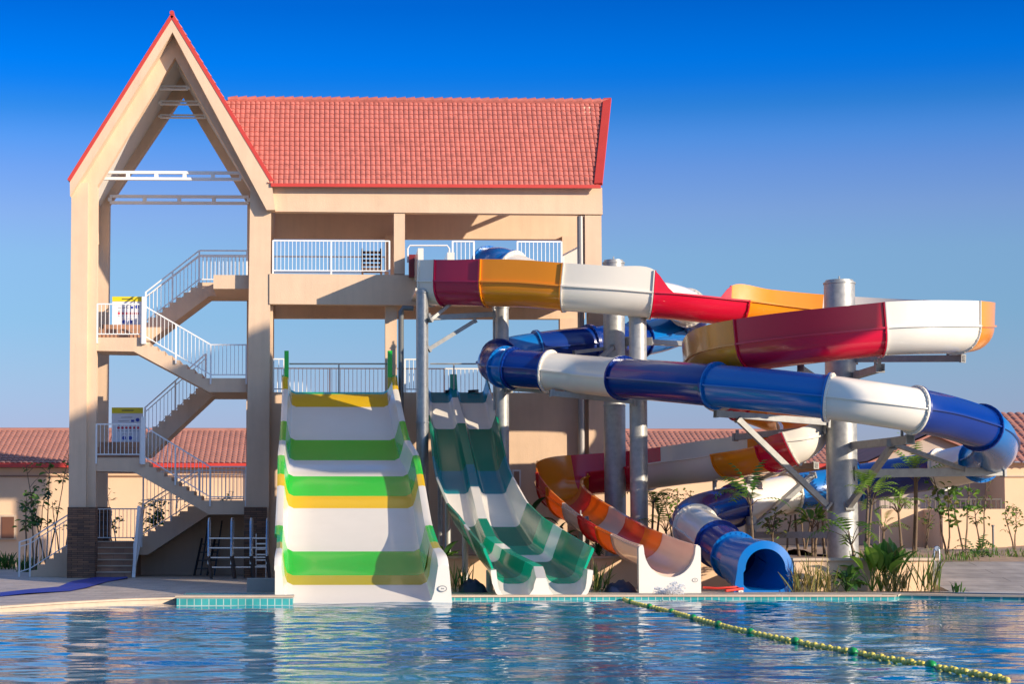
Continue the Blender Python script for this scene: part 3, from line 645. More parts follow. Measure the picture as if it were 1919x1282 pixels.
# px, py of rim line, D, wall heights left / right of travel, colour of the section that starts here
FK = [(806, 531, 57.2, .2, .60, 'W'), (834, 531, 56.9, .2, .60, 'M'), (868, 531.5, 56.6, .2, .60, None), (915, 532, 56.2, .2, .62, 'O'), (990, 534, 55.7, .2, .62, None), (1060, 540, 55.3, .2, .62, 'W'),
      (1140, 546, 55.0, .1, .62, None), (1219, 553, 54.9, .05, .60, 'R'), (1252, 555, 54.9, .03, .03, None), (1310, 561, 55.0, .03, .0, None), (1355, 566, 55.15, .03, .0, None), (1387, 569, 55.25, .58, .0, 'O'),
      (1460, 578, 55.5, .60, .0, None), (1545, 587, 55.55, .60, .0, 'W'), (1625, 594, 55.2, .6, .0, None), (1700, 600, 54.5, .6, .0, 'M'), (1770, 607, 53.2, .6, .0, None), (1808, 611, 51.8, .6, .0, 'O'),
      (1815, 613, 50.8, .6, .0, None), (1790, 614.3, 49.45, .62, .0, 'W'), (1765, 615, 49.1, .62, .0, None), (1700, 616, 48.75, .62, .0, None), (1647, 619, 48.7, .62, .0, 'R'), (1530, 632, 48.8, .62, .0, None), (1412, 648, 49.9, .62, .0, 'O'),
      (1352, 662, 51.2, .62, .0, None), (1328, 682, 52.6, .62, .0, None), (1330, 706, 54.0, .6, .0, 'W'), (1352, 728, 55.0, .5, .0, 'R'), (1390, 746, 55.5, .5, .0, 'O'), (1424, 757, 55.6, .5, .0, None), (1468, 774, 55.2, .5, .0, None), (1500, 790, 54.3, .5, .0, 'W'),
      (1511, 804, 53.3, .5, .0, None), (1500, 818, 52.7, .4, .0, None), (1480, 829, 52.6, .25, .05, 'R'), (1447, 839, 53.1, .0, .35, 'O'), (1400, 849, 53.8, .0, .55, None), (1368, 854, 54.5, .0, .6, 'W'), (1330, 860, 55.2, .0, .6, None), (1280, 866, 56.1, .0, .6, None), (1212, 876, 57.3, .0, .6, 'R'),
      (1150, 884, 58.2, .0, .6, None), (1088, 890, 58.6, .0, .6, 'O'), (1052, 899, 57.9, .0, .55, 'c'), (1050, 913, 56.6, .0, .42, 'r'), (1068, 930, 55.2, .0, .25, 'o'), (1100, 951, 53.5, .0, .12, 'w'), (1130, 970, 52.0, .0, .06, 'r'), (1165, 990, 50.3, .0, .04, 'o'),
      (1196, 1004, 48.8, .04, .04, 'w'), (1226, 1018, 47.3, .06, .05, None), (1252, 1028, 45.9, .08, .08, None)]
CM = dict(W=F_WHI, M=F_RED_SHADE, O=F_ORA, R=F_RED, r=T_RED, o=T_ORA, w=T_WHI, c=T_ORA, N=F_NAV, B=F_BLU)
def sweep_sections(K, parent, name, prof, flange, step=0.16):
    pts3 = []
    for k in K:
        p = at(k[0], k[1], k[2]); pts3.append((p.x, p.y, p.z) + tuple(k[3:-1]))
    S_, keys = catmull(pts3, step); starts = [i for i, k in enumerate(K) if k[-1]]
    starts.append(len(K) - 1)
    for s in range(len(starts) - 1):
        i0, i1 = keys[starts[s]], keys[starts[s + 1]] if starts[s + 1] < len(keys) else len(S_) - 1
        if s == len(starts) - 2: i1 = len(S_) - 1
        rows = []
        for i in range(i0, i1 + 1):
            T, r, u = frame(S_, i); rows.append(prof(Vector(S_[i][:3]), r, u, *S_[i][3:]))
        mb = loft(rows, closed=True, caps=(name == 'flume_section'))
        for i, dr in ((i0, 1), (i1, -1)):
            T, r, u = frame(S_, i); c = Vector(S_[i][:3]) + T * 0.004 * dr; flange(mb, c, T * dr, r, u, S_[i][3:])
        mb.build(name, CM[K[starts[s]][-1]], parent, 32)
    return S_
def flume_flange(mb, c, T, r, u, hs):
    a = flume_profile(c, r, u, hs[0], hs[1], R_=RF + .0, t=.085, lipw=.1); b = [p + T * .03 for p in a]
    loft([a, b], mb=mb)
    for k in range(9):
        an = math.pi + math.pi * (k + .5) / 9; p = c + T * .03 + r * (RF + .063) * math.cos(an) + u * (RF + .063) * math.sin(an); mb.bar(p, p + T * .02, .028, .028)
FSP = sweep_sections(FK, FS, 'flume_section', flume_profile, flume_flange)
# white end plate with a U-shaped cut
c = Vector(FSP[-1][:3]); xL = X(1195, 45.9, 1060); xR = X(1311, 45.9, 1060); zt = Z(1026, 45.9, 1250); zb = 0.06; r0 = RF - .01
cx = (xL + xR) / 2 + .0
pol = [(xL, zb), (xL, zt - .02), (xL + .03, zt + .03), (cx - r0 - .02, zt + .05), (cx - r0, c.z)] + [(cx + r0 * math.cos(math.pi + math.pi * k / 16), c.z + r0 * 1.12 * math.sin(math.pi + math.pi * k / 16)) for k in range(1, 16)] + [(cx + r0, c.z), (cx + r0 + .02, zt + .05), (xR - .03, zt + .03), (xR, zt - .02), (xR, zb)]
m_ = MB(); m_.prism(pol, c.y - .16, c.y + .06); m_.build('end_plate', F_WHI, FS, 30)
badge((X(1303, 45.7, 1088), c.y - .162, Z(1088, 45.7, 1303)), (0, -1, 0), .07, FS)
# entry box at the deck
m_ = MB(); a = at(766, 520, 59.9); b = at(778, 479, 59.9)
m_.box(a.x, b.x, -.35, .0, a.z, b.z); m_.build('entry_post', mat('dark_red_paint', (.18, .01, .01), .4), FS)
m_ = MB(); a = at(777, 522, 59.6); m_.box(a.x, a.x + .16, -2.4, -.1, Z(520, 59), Z(480, 59.4)); m_.box(X(777, 58), X(806, 58), -2.5, -.06, Z(548, 58), Z(543, 58)); m_.box(X(833, 59), X(846, 59), -2.4, -.1, Z(548, 59), Z(484, 59)); m_.build('entry_trough', F_WHI, FS)

RT = 0.53
def tube_profile(c, r, u, R_=RT, n=28):
    o = []
    for k in range(n):
        a = 2 * math.pi * k / n
        if k in (0, n // 2):
            s = 1 if k == 0 else -1
            q = [(s * R_, -.018 * s), (s * (R_ + .05), -.018 * s), (s * (R_ + .05), .018 * s), (s * R_, .018 * s)]
            o += q
        else: o.append((R_ * math.cos(a), R_ * math.sin(a)))
    return [c + r * x + u * z for x, z in o]
def tube_flange(mb, c, T, r, u, hs):
    n = 28; rings = []
    for R2, off in ((RT, .0), (RT + .075, .0), (RT + .075, .045), (RT, .045)):
        rings.append([c + T * off + (r * math.cos(2 * math.pi * k / n) + u * math.sin(2 * math.pi * k / n)) * R2 for k in range(n)])
    loft(rings, mb=mb, caps=False)
    for k in range(26):
        a = 2 * math.pi * (k + .5) / 26; p = c + T * .045 + (r * math.cos(a) + u * math.sin(a)) * (RT + .042); mb.bar(p, p + T * .02, .03, .03)
TB = thing('tube_slide', 'closed spiral tube water slide in navy, blue and white sections', 'water slide', (12, -8, 0))
TK = [(914, 497, 60.7, 'B'), (940, 497, 60.0, None), (958, 505, 59.7, 'W'), (1000, 522, 59.1, None), (1060, 533, 58.8, 'N'), (1150, 546, 58.7, 'W'), (1225, 559, 58.95, None), (1268, 568, 59.6, None), (1288, 577, 60.3, 'N'), (1296, 592, 61.4, None), (1280, 610, 62.0, 'B'), (1245, 625, 61.5, None), (1195, 636, 60.3, 'N'), (1140, 643, 59.1, None), (1105, 646, 58.6, 'N'),
      (1045, 652, 58.4, None), (1008, 657, 58.3, 'B'), (965, 664, 58.1, None), (937, 673, 57.6, 'N'), (930, 682, 56.9, None), (945, 688, 56.3, 'B'), (960, 690, 56.05, 'N'), (1010, 694, 55.6, None), (1028, 696, 55.4, 'W'), (1090, 702, 54.8, None), (1166, 709, 53.2, 'N'), (1250, 715, 51.5, None), (1341, 723, 49.9, 'B'), (1450, 733, 48.7, None), (1553, 745, 47.9, 'W'), (1640, 757, 47.6, None), (1715, 769, 47.7, 'N'),
      (1780, 783, 48.4, None), (1838, 802, 49.2, 'B'), (1862, 820, 50.3, None), (1868, 838, 51.6, None), (1858, 853, 52.9, None), (1835, 864, 54.0, 'W'), (1795, 874, 55.1, None), (1762, 881, 55.7, 'N'), (1700, 891, 56.3, None), (1610, 906, 56.7, 'B'), (1540, 917, 56.5, None), (1478, 926, 56.0, 'W'), (1420, 938, 55.2, None), (1376, 948, 54.5, 'N'),
      (1335, 957, 53.7, None), (1306, 967, 52.8, None), (1297, 978, 51.9, None), (1304, 988, 51.1, 'W'), (1326, 1004, 50.0, None), (1346, 1020, 49.0, 'N'), (1376, 1042, 47.9, 'B'), (1396, 1056, 47.2, None)]
TSP = sweep_sections(TK, TB, 'tube_section', tube_profile, tube_flange, step=.14)
# outlet cowl
cS = Vector(TSP[-1][:3]); T0, r0_, u0 = frame(TSP, len(TSP) - 1)
cE = at(1434, 1068, 46.3)
Th = Vector((T0.x * .7, T0.y, 0)).normalized(); rh = Th.cross(Vector((0, 0, 1))).normalized()
def cowl(s, outer):
    c = cS.lerp(cE, s); n = 40; out = []; e = (-.05 * s if not outer else .075 + .06 * s)
    r = r0_.lerp(rh, s).normalized(); u = u0.lerp(Vector((0, 0, 1)), s).normalized()
    for k in range(n):
        a = 2 * math.pi * k / n; x = math.cos(a) * (RT + e); z = math.sin(a) * (RT + e)
        if z < 0.0 and outer:
            k2 = s ** 1.5; fl_ = -z / RT
            x = x * (1 - k2) + k2 * math.copysign(min(abs(x) * 1.0 + .42 * fl_ ** .6, RT + e + .10 * fl_), x)
            z = z * (1 + (.05 if not outer else .12) * k2)
        elif z < 0.0:
            x = x * (1 - s) + s * math.copysign(min(abs(x) + .26 * (-z / RT) ** .6, RT), x)
        out.append(c + r * x + u * z)
    return out
m_ = MB(); ss = [0, .15, .3, .45, .6, .75, .88, 1.0]
loft([cowl(s, True) for s in ss] + [[p + Th * .03 for p in cowl(1.0, False)]] + [cowl(s, False) for s in reversed(ss)], mb=m_, caps=False)
m_.build('outlet_cowl', F_BLU, TB, 40)
badge(cE + rh * .60 - Vector((0, 0, .50)) + Th * .05, Th, .07, TB)

# ------------------------------------------------------------------ steel support columns with their arms
armm = mat('grey_steel_arm', (0.30, 0.30, 0.285), 0.5, metal=0.25, var=0.2, vscale=6)
def sup(name_label, px0, px1, D, ytop, arms, zbase=GZ, cap=True):
    xa, xb = X(px0, D, 800), X(px1, D, 800); cx = (xa + xb) / 2; r = (xb - xa) / 2; zt = Z(ytop, D, (px0 + px1) / 2)
    t = thing('steel_column', name_label, 'column', (cx, D - 60, zbase), 'galvanised steel columns carrying the slides')
    zbase = max(zbase, GZ)
    m_ = MB(); m_.tube([(cx, D - 60, zbase), (cx, D - 60, zt)], r, 36)
    h = zt - 3.2
    m_.build('pole', galv, t, 40)
    m_ = MB(); 
    for z in (zbase + .02, (zt * .55), zt - .05): m_.tube([(cx, D - 60, z), (cx, D - 60, z + .035)], r + .02, 36)
    m_.tube([(cx, D - 60, zt), (cx, D - 60, zt + .05)], r * .9, 24); m_.tube([(cx, D - 60, zt), (cx, D - 60, zt + .16)], .02, 6)
    m_.build('collar', galv, t, 40)
    for a in arms:
        (ax, ay, ad), (bx, by, bd) = a[0], a[1]; w = a[2] if len(a) > 2 else .12
        p, q = at(ax, ay, ad), at(bx, by, bd); m_ = MB(); m_.bar(p, q, w, w * 1.1)
        d = (q - p).normalized(); m_.bar(p - d * .01, p + d * .05, w * 1.7, w * 1.9); m_.bar(q - d * .06, q + Vector((0, 0, .0)), w * 1.4, w * 1.4)
        if len(a) > 3: m_.bar(q - d * .1, q - d * .1 + Vector((0, 0, a[3])), .08, .08); m_.bar(q - d * .45, q - d * .45 + Vector((0, 0, a[3])), .06, .06)
        m_.build('support_arm', armm, t)
    return t
sup('slim steel column under the flume entry, left of the twin slide', 780, 803, 56.7, 547, [((803, 596, 56.7), (928, 589, 56.9), .13), ((803, 655, 56.7), (892, 600, 56.9), .1), ((806, 600, 56.5), (850, 565, 56.8), .08)])
sup('slim steel column rising behind the top of the twin slide', 929, 954, 57.6, 575, [((954, 728, 57.4), (1030, 733, 55.6), .13)])
sup('tall steel column with its top showing above the white flume section', 1132, 1172, 57.3, 491, [((1172, 648, 57.6), (1075, 661, 56.9), .09), ((1172, 640, 57.4), (1316, 646, 60.6), .14, .3), ((1150, 650, 57), (1100, 690, 56), .09)], BZ - .1)
sup('steel column holding the end of the white flume section', 1180, 1213, 55.2, 592, [((1190, 752, 55.0), (1030, 737, 54.9), .14, .12), ((1215, 640, 55.5), (1290, 645, 60.2), .12)], BZ - .1)
sup('thickest steel column in the middle of the spirals', 1548, 1605, 52.2, 529,
    [((1600, 673, 52.1), (1806, 672, 49.6), .15, .12), ((1600, 705, 52), (1650, 690, 49.5), .16, .25), ((1552, 792, 52), (1340, 775, 51.3), .15, .1), ((1552, 950, 52), (1382, 785, 51.4), .13), ((1552, 803, 52.2), (1376, 820, 54.5), .15, .2),
     ((1595, 836, 52), (1706, 824, 48.6), .17, .25), ((1590, 950, 51.8), (1672, 836, 49.6), .14), ((1598, 888, 52), (1882, 884, 52.6), .2, .12), ((1668, 830, 49.5), (1806, 880, 52.4), .1), 
     ((1548, 722, 52), (1500, 690, 49.5), .12)], BZ - .1)
sup('short steel column behind the lower tube bend', 1393, 1414, 55.9, 866, [((1414, 876, 55.8), (1530, 873, 53.6), .13, .12), ((1410, 905, 55.8), (1480, 876, 54), .09)], BZ - .1)
sup('stub steel column under the white tube, holding the low horizontal beam', 1396, 1416, 54.0, 972, [((1405, 1003, 53.8), (1556, 1003, 52.3), .15), ((1408, 993, 53.8), (1525, 890, 55.9), .13)], BZ - .1)
sup('thin steel post under the amber section of the lower flume', 1334, 1342, 55.4, 893, [((1338, 900, 55.4), (1350, 893, 55.2), .08)], BZ - .1)
sup('thin steel post under the wet lower run of the flume', 1083, 1091, 53.9, 968, [((1087, 975, 53.9), (1100, 972, 53.6), .08)], BZ - .1)
sup('dark thin steel post beside the upper twin slide wall', 924, 930, 58.0, 560, [((927, 600, 58), (945, 590, 57.7), .06)])

# ------------------------------------------------------------------ background houses
def wall_house():
    t = thing('long_house', 'long low peach house with red tiled roof behind the slide tower', 'house', (0, 22, GZ))
    a = onz(-500, 1062, GZ); xL = X(-700, 80); xR = X(1655, 82); y0 = 19.5
    m_ = MB(); m_.box(xL, xR, y0, y0 + 9, GZ - .3, Z(876, 79.5)); m_.build('wall', stucco_far, t)
    m_ = MB(); zz = Z(893, 79.5); m_.box(xL, xR, y0 - .05, y0 - .002, zz - .03, zz + .03); m_.box(xL, xR, y0 - .12, y0, Z(878, 79.5), Z(875, 79.5)); m_.build('cornice', mat('brown_trim', (.3, .17, .1), .7), t)
    m_ = MB(); ez = Z(870, 79.2); rz = Z(808, 84)
    tile_roof(m_, (xL, y0 - .35, ez), (1, 0, 0), (0, 4.85, rz - ez), xR - xL, math.hypot(4.85, rz - ez), 0.22, 0.36, h=.035, k=4, umax=lambda v: (xR - xL) - v * .7)
    m_.add([(xL, y0 + 4.5, rz), (xR - 3.5, y0 + 4.5, rz), (xR, y0 + 9.4, ez), (xL, y0 + 9.4, ez)], [(0, 1, 2, 3)])
    m_.add([(xR - 3.5, y0 + 4.5, rz), (xR, y0 - .35, ez), (xR, y0 + 9.4, ez)], [(0, 1, 2)])
    rf = m_.build('roof', tile_far, t)
    m_ = MB(); m_.box(xL, xR, y0 - .45, y0 - .33, Z(877, 79.2), ez + .03); m_.build('eave_board', redtrim, rf)
    m_ = MB(); m_.tube([(xL, y0 + 4.5, rz), (xR - 3.5, y0 + 4.5, rz)], .12, 8); m_.build('ridge_cap', tile_far, rf)
    # small recessed window on the left
    m_ = MB(); a = at(-16, 965, 79.4); b = at(30, 1012, 79.4); m_.box(a.x, b.x, y0 - .10, y0 - .002, b.z, a.z)
    w = m_.build('window', coping_m, t); m_ = MB(); a = at(3, 969, 79.4); b = at(26, 1009, 79.4); m_.box(a.x, b.x, y0 - .13, y0 - .102, b.z, a.z); m_.build('pane', mat('window_brown', (.16, .07, .04), .25), w)
wall_house()
def gable_house():
    t = thing('gable_house', 'pale house with a shaded gable end and red verge at the right', 'house', (20, 18, GZ))
    D = 74.0; y0 = 14.0
    def Q(x, y): q = at(x, y, D); return (q.x, q.z)
    m_ = MB(); m_.prism([Q(1648, 1060), Q(1648, 872), Q(1630, 866), Q(1745, 816), Q(1878, 868), Q(1878, 1060)], y0, y0 + 10); m_.build('wall', mat('shaded_stucco', (.46, .37, .31), .9, bump=.1, var=.05), t)  # gable wall lies in shade; that shade is painted into this stucco tone
    m_ = MB(); m_.box(X(1879, 72), X(2300, 72), 12.0, 22, 0.3, Z(866, 72)); m_.build('wall', stucco_far, t)
    m_ = MB(); m_.box(X(1878, 71.9), X(2300, 72), 11.93, 11.998, Z(893, 72), Z(890, 72)); m_.build('cornice', coping_m, t)
    m_ = MB()
    for a, b in ((Q(1623, 869), Q(1745, 814)), (Q(1745, 814), Q(1884, 871))): m_.bar((a[0], y0 - .15, a[1]), (b[0], y0 - .15, b[1]), .3, .07)
    a, b, c_ = Q(1621, 870), Q(1745, 813.5), Q(1886, 872)
    m_.add([(a[0], y0 - .3, a[1] + .1), (b[0], y0 - .3, b[1] + .1), (b[0], y0 + 10, b[1] + .1), (a[0], y0 + 10, a[1] + .1), (c_[0], y0 - .3, c_[1] + .1), (c_[0], y0 + 10, c_[1] + .1)], [(0, 1, 2, 3), (1, 4, 5, 2)])
    rf = m_.build('roof', tile_far, t)
    m_ = MB(); x0 = X(1872, 72); ez = Z(868, 71.6); tile_roof(m_, (x0, 11.6, ez), (1, 0, 0), (0, 5, 2.1), 14, 5.4, .3, .45, h=.06, k=4); m_.build('roof', tile_far, t)
gable_house()
t = thing('garden_wall', 'low peach garden wall with metal railing on top in front of the gable house', 'wall', (20, 10, .7))
m_ = MB(); m_.box(X(1762, 66), X(1882, 66), 6.0, 6.25, .5, Z(954, 66)); m_.box(X(1648, 68), X(1762, 68), 8.0, 8.25, .5, Z(954, 68)); m_.box(X(1762, 66) - .02, X(1762, 66) + .23, 6.25, 8.0, .5, Z(954, 66)); m_.build('wall_body', stucco_far, t)
m_ = MB(); rr = mat('grey_rail_paint', (.10, .085, .075), .6)
for x0, x1, D in ((1762, 1876, 66.1), (1640, 1762, 68.1)):
    a, b = at(x0, 954, D), at(x1, 954, D); h = at(x0, 936, D).z - a.z
    m_.bar(a + Vector((0, 0, h)), b + Vector((0, 0, h)), .05); n = int((b.x - a.x) / .16)
    for i in range(n + 1): p = a.lerp(b, i / n); m_.bar(p, p + Vector((0, 0, h)), .025 if i % 6 else .06)
m_.build('railing', rr, t)

# ------------------------------------------------------------------ plants
def gmat(n, c, tr=.25): return mat(n, c, .45, var=.3, vscale=3.0, trans=tr, spec=.4)
G1 = gmat('leaf_green', (.09, .20, .03), .4); G2 = gmat('leaf_bright_green', (.20, .34, .04), .4); G3 = gmat('leaf_dark_green', (.035, .10, .025)); G4 = gmat('leaf_olive', (.19, .20, .05), .35); G5 = gmat('leaf_dry_yellow', (.36, .27, .09))
bark = mat('grey_brown_bark', (.16, .11, .07), .9, bump=.4, var=.25)
def leaf(mb, p, d, L, w, droop=.3, seg=5, m=0, twist=0.0, cut=False, fold=.18):
    p = Vector(p); d = Vector(d).normalized(); side = d.cross(Vector((0, 0, 1)))
    if side.length < .05: side = Vector((1, 0, 0))
    side.normalize(); side = (Matrix.Rotation(twist, 3, d) @ side)
    cur = p.copy(); dd = d.copy(); mids = []; sd_ = []
    for i in range(seg + 1):
        f = i / seg; mids.append(cur.copy()); wd = w * (math.sin(math.pi * min(1, f * .92 + .06)) ** .7)
        sd_.append(wd)
        cur = cur + dd * L / seg; dd = (dd + Vector((0, 0, -droop / seg * (1 + f)))).normalized()
    up = side.cross(d).normalized()
    if not cut:
        vs = []
        for q, wd in zip(mids, sd_): vs += [q - side * wd / 2 + up * fold * wd, q, q + side * wd / 2 + up * fold * wd]
        fs = []
        for i in range(seg): a = i * 3; fs += [(a, a + 1, a + 4, a + 3), (a + 1, a + 2, a + 5, a + 4)]
        mb.add(vs, fs, m)
    else:
        for i in range(seg):
            q0, q1 = mids[i], mids[i + 1]; dr = (q1 - q0)
            for s in (-1, 1):
                tipw = w * .5 * math.sin(math.pi * ((i + .7) / (seg + .8))) ** .6 + .02
                tip = q0 + side * s * tipw + dr * 1.0 + Vector((0, 0, -tipw * .25))
                mb.add([q0, q0 + dr * .8, tip + dr * .12, tip], [(0, 1, 2, 3)], m)
def spread(rng, el0, el1):
    a = rng.random() * 2 * math.pi; e = R(rng.uniform(el0, el1)); return Vector((math.cos(a) * math.cos(e), math.sin(a) * math.cos(e), math.sin(e)))
PN = [0]
def palmish(px, py, D, h, label, n=9, L=.6, w=.28, cut=True, gm=(G1, G2), seed=None, stalk=.5, droop=.9, name='palm_plant', cat='plant', group='palms and leafy shrubs in the planting bed', stems=1, base=None, el=(20, 80)):
    rng = random.Random(seed or px); b = at(px, py, D) if base is None else Vector(base)
    t = thing(name, label, cat, b, group); ms = MB(); ml = MB()
    for s in range(stems):
        off = Vector((rng.uniform(-.12, .12) * stems * .6, rng.uniform(-.12, .12) * stems * .6, 0)) if stems > 1 else Vector()
        hh = h * rng.uniform(.75, 1.0) if stems > 1 else h
        top = b + off + Vector((rng.uniform(-.08, .08) * hh, rng.uniform(-.08, .08) * hh, hh))
        if hh > .05: ms.tube([b + off * .5, (b + off * .5).lerp(top, .5) + Vector((rng.uniform(-.03, .03), 0, 0)), top], [.045, .035, .028], 7)
        for i in range(n):
            d = spread(rng, *el); q = top + d * stalk * rng.uniform(.6, 1.1) + Vector((0, 0, .02))
            ms.tube([top - Vector((0, 0, .03)), top + d * stalk * .5 + Vector((0, 0, .06)), q], [.014, .011, .008], 4, cap=False)
            leaf(ml, q, (d + Vector((0, 0, -.15))), L * rng.uniform(.75, 1.15), w * rng.uniform(.8, 1.1), droop * rng.uniform(.7, 1.3), 9 if cut else 6, rng.choice((0, 0, 1)), rng.uniform(-.4, .4), cut)
    ms.build('trunk', bark if h > .3 else gm[0], t, 60); ml.build('crown', list(gm), t)
    return t
def sapling(px, py, D, h, label, nl=60, ls=.13, spreadr=.45, stems=2, gm=(G1, G4), seed=None, base=None, bare=.45, name='young_tree', group='staked young trees'):
    rng = random.Random(seed or px); b = at(px, py, D) if base is None else Vector(base)
    t = thing(name, label, 'tree', b, group); ms = MB(); ml = MB(); tips = []
    for s in range(stems):
        lean = Vector((rng.uniform(-.22, .22), rng.uniform(-.2, .2), 1)).normalized(); hh = h * rng.uniform(.72, 1); pts = [b + Vector((rng.uniform(-.04, .04), 0, 0))]
        for k in range(6): pts.append(pts[-1] + lean * hh / 6 + Vector((rng.uniform(-.04, .04), rng.uniform(-.03, .03), 0)))
        ms.tube(pts, [.032 * (1 - .12 * i) for i in range(7)], 6)
        for k in range(7):
            f = rng.uniform(bare, 1); i = min(5, int(f * 6)); p = pts[i].lerp(pts[i + 1], f * 6 - i); d = spread(rng, 10, 65); e = p + d * spreadr * rng.uniform(.4, 1)
            ms.tube([p, p.lerp(e, .5) + Vector((0, 0, .03)), e], [.011, .009, .005], 4); tips.append(e); tips.append(p.lerp(e, .6))
        tips.append(pts[-1])
    for i in range(nl):
        p = rng.choice(tips) + Vector((rng.gauss(0, .07), rng.gauss(0, .07), rng.gauss(0, .06))); d = spread(rng, -30, 50)
        leaf(ml, p, d, ls * rng.uniform(.6, 1.3), ls * .6 * rng.uniform(.7, 1.2), .6, 3, rng.choice((0, 0, 1)), rng.uniform(-1, 1))
    ms.build('trunk', bark, t, 60); ml.build('crown', list(gm), t)
def tuft(px, py, D, h, label, n=40, w=.03, gm=(G4, G5), base=None, seed=None, sp=.18, name='reed_clump', group='reed and grass clumps by the pool edge'):
    rng = random.Random(seed or px); b = at(px, py, D) if base is None else Vector(base)
    t = thing(name, label, 'grass', b, group); ml = MB()
    for i in range(n):
        d = spread(rng, 55, 88); q = b + Vector((rng.gauss(0, sp), rng.gauss(0, sp * .6), 0)); leaf(ml, q, d, h * rng.uniform(.5, 1.1), w, rng.uniform(.1, .7), 5, rng.choice((0, 1)), rng.uniform(-1, 1))
    ml.build('blades', list(gm), t)
BG = BZ - .06
def gp(px, D, z=BG): q = at(px, 1000, D); return (q.x, q.y, z)
# left side
lz = GZ
sapling(64, 0, 0, 2.6, 'young broadleaf tree with dark round leaves left of the tower stairs', 70, .22, .4, 2, (G3, G1), 11, gp(64, 66, lz), .55)
sapling(90, 0, 0, 4.3, 'tall thin young tree in front of the tiled roof left of the tower', 60, .2, .55, 3, (G4, G1), 23, gp(88, 70, lz), .5)
sapling(128, 0, 0, 3.0, 'thin sapling beside the left corner column', 40, .18, .4, 2, (G4, G1), 5, gp(120, 69, lz), .5)
sapling(-60, 0, 0, 3.2, 'sapling throwing its leafy shadow on the far left wall', 80, .22, .5, 2, (G3, G1), 9, gp(50, 77, lz), .5)
sapling(225, 0, 0, 3.2, 'slim tree seen through the tower left of the middle landing', 45, .17, .45, 2, (G4, G1), 31, gp(225, 70, lz), .5)
sapling(262, 0, 0, 2.6, 'slim sapling seen under the tower just right of its first landing', 35, .16, .4, 2, (G4, G1), 37, gp(258, 72, lz), .45)
sapling(300, 0, 0, 2.6, 'bushy dark young tree behind the lowest stair railing', 170, .18, .4, 3, (G3, G1), 41, gp(298, 68, lz), .05)
sapling(322, 0, 0, 3.4, 'thin tree behind the sloping front railing', 45, .16, .5, 2, (G4, G1), 43, gp(325, 71, lz), .5)
sapling(425, 0, 0, 2.9, 'young tree seen through the railing of the right landing', 60, .16, .35, 2, (G1, G4), 47, gp(425, 70, lz), .4)
tuft(14, 0, 0, .7, 'low shrub clump at the far left wall base', 60, .06, (G3, G1), gp(14, 72, lz), 3, .2, 'low_shrub')
tuft(52, 0, 0, .6, 'low dark shrub below the left stair railing', 60, .06, (G3, G1), gp(52, 68, lz), 4, .2, 'low_shrub')
# middle
palmish(818, 0, 0, .35, 'dark broad-leaved plant between the two straight slides', 12, .5, .24, False, (G3, G1), 51, .4, 1.0, 'leafy_shrub', stems=3, base=gp(822, 52.5, lz))
palmish(985, 0, 0, .9, 'banana-like plant right of the twin slide against the wall', 8, .75, .3, False, (G3, G1), 53, .35, 1.1, 'banana_plant', stems=2, base=gp(983, 55.5))
palmish(1050, 0, 0, .1, 'broad-leaved plant under the lower flume bend', 10, .6, .3, False, (G3, G1), 54, .4, 1.2, 'banana_plant', stems=1, base=gp(1042, 54))
palmish(1120, 0, 0, .2, 'dark leafy plant beneath the flume beside the twin slide run-out', 12, .55, .16, True, (G3, G1), 55, .3, 1.1, 'leafy_shrub', stems=2, base=gp(1128, 52.5, BG))
tuft(868, 0, 0, .7, 'grass clump right of the wide slide end', 40, .03, (G3, G4), (X(862, 46.3), -13.6, GZ), 61, .12)
tuft(1125, 0, 0, .75, 'grass clump between twin slide and flume end', 40, .03, (G3, G4), (X(1120, 46.4), -13.5, GZ), 62, .1)
# right
spec = [(1225, 56, 1.5, 'palm with cut leaves right of the steel column pair', 8, .75, .34, True, (G2, G1), 2), (1248, 55, .7, 'low cut-leaf palm below the white flume', 9, .6, .3, True, (G2, G1), 1),
        (1410, 49.6, 1.35, 'large split-leaf palm in front of the white tube', 10, .85, .42, True, (G1, G3), 1), (1525, 55.5, .9, 'broad-leaved plant left of the thick column', 7, .5, .24, False, (G1, G2), 2),
        (1497, 56.0, 1.2, 'round-headed palm left of the thick column', 9, .45, .22, True, (G1, G4), 1), (1545, 56.2, 1.2, 'small palm seen just left of the thick column', 8, .42, .2, True, (G2, G4), 1),
        (1618, 48.2, 1.6, 'bushy split-leaf palm just right of the thick column', 8, .6, .30, True, (G2, G2), 2), (1690, 52, 1.2, 'star-shaped palm in front of the garden wall', 16, .48, .2, True, (G2, G1), 1),
        (1712, 54, 2.6, 'tall thin palm with drooping split leaves', 7, .8, .34, True, (G2, G1), 2), (1655, 54, .7, 'palm with pale arching leaves beneath the navy tube', 7, .5, .24, True, (G4, G2), 1)]
for px, D, h, lb, n, L, w, cut, gm, stn in spec:
    palmish(px, 0, 0, h, lb, n, L, w, cut, gm, px, .35, 1.1, 'palm_plant', stems=stn, base=gp(px, D))
palmish(1640, 0, 0, .05, 'large bright banana plant at the pool edge', 8, .72, .28, False, (G2, G2), 71, .6, .9, 'banana_plant', stems=2, base=(X(1640, 46.2), -13.5, GZ), el=(45, 85))
palmish(1604, 0, 0, .35, 'split-leaf plant hanging over the planter wall', 9, .8, .4, True, (G2, G1), 72, .5, 1.6, 'palm_plant', stems=1, base=(X(1612, 46.6), -12.5, BZ))
palmish(1592, 0, 0, .05, 'small dark shrub at the foot of the planter wall', 14, .35, .18, False, (G3, G1), 73, .3, 1.0, 'leafy_shrub', stems=2, base=(X(1592, 46.3), -13.6, GZ))
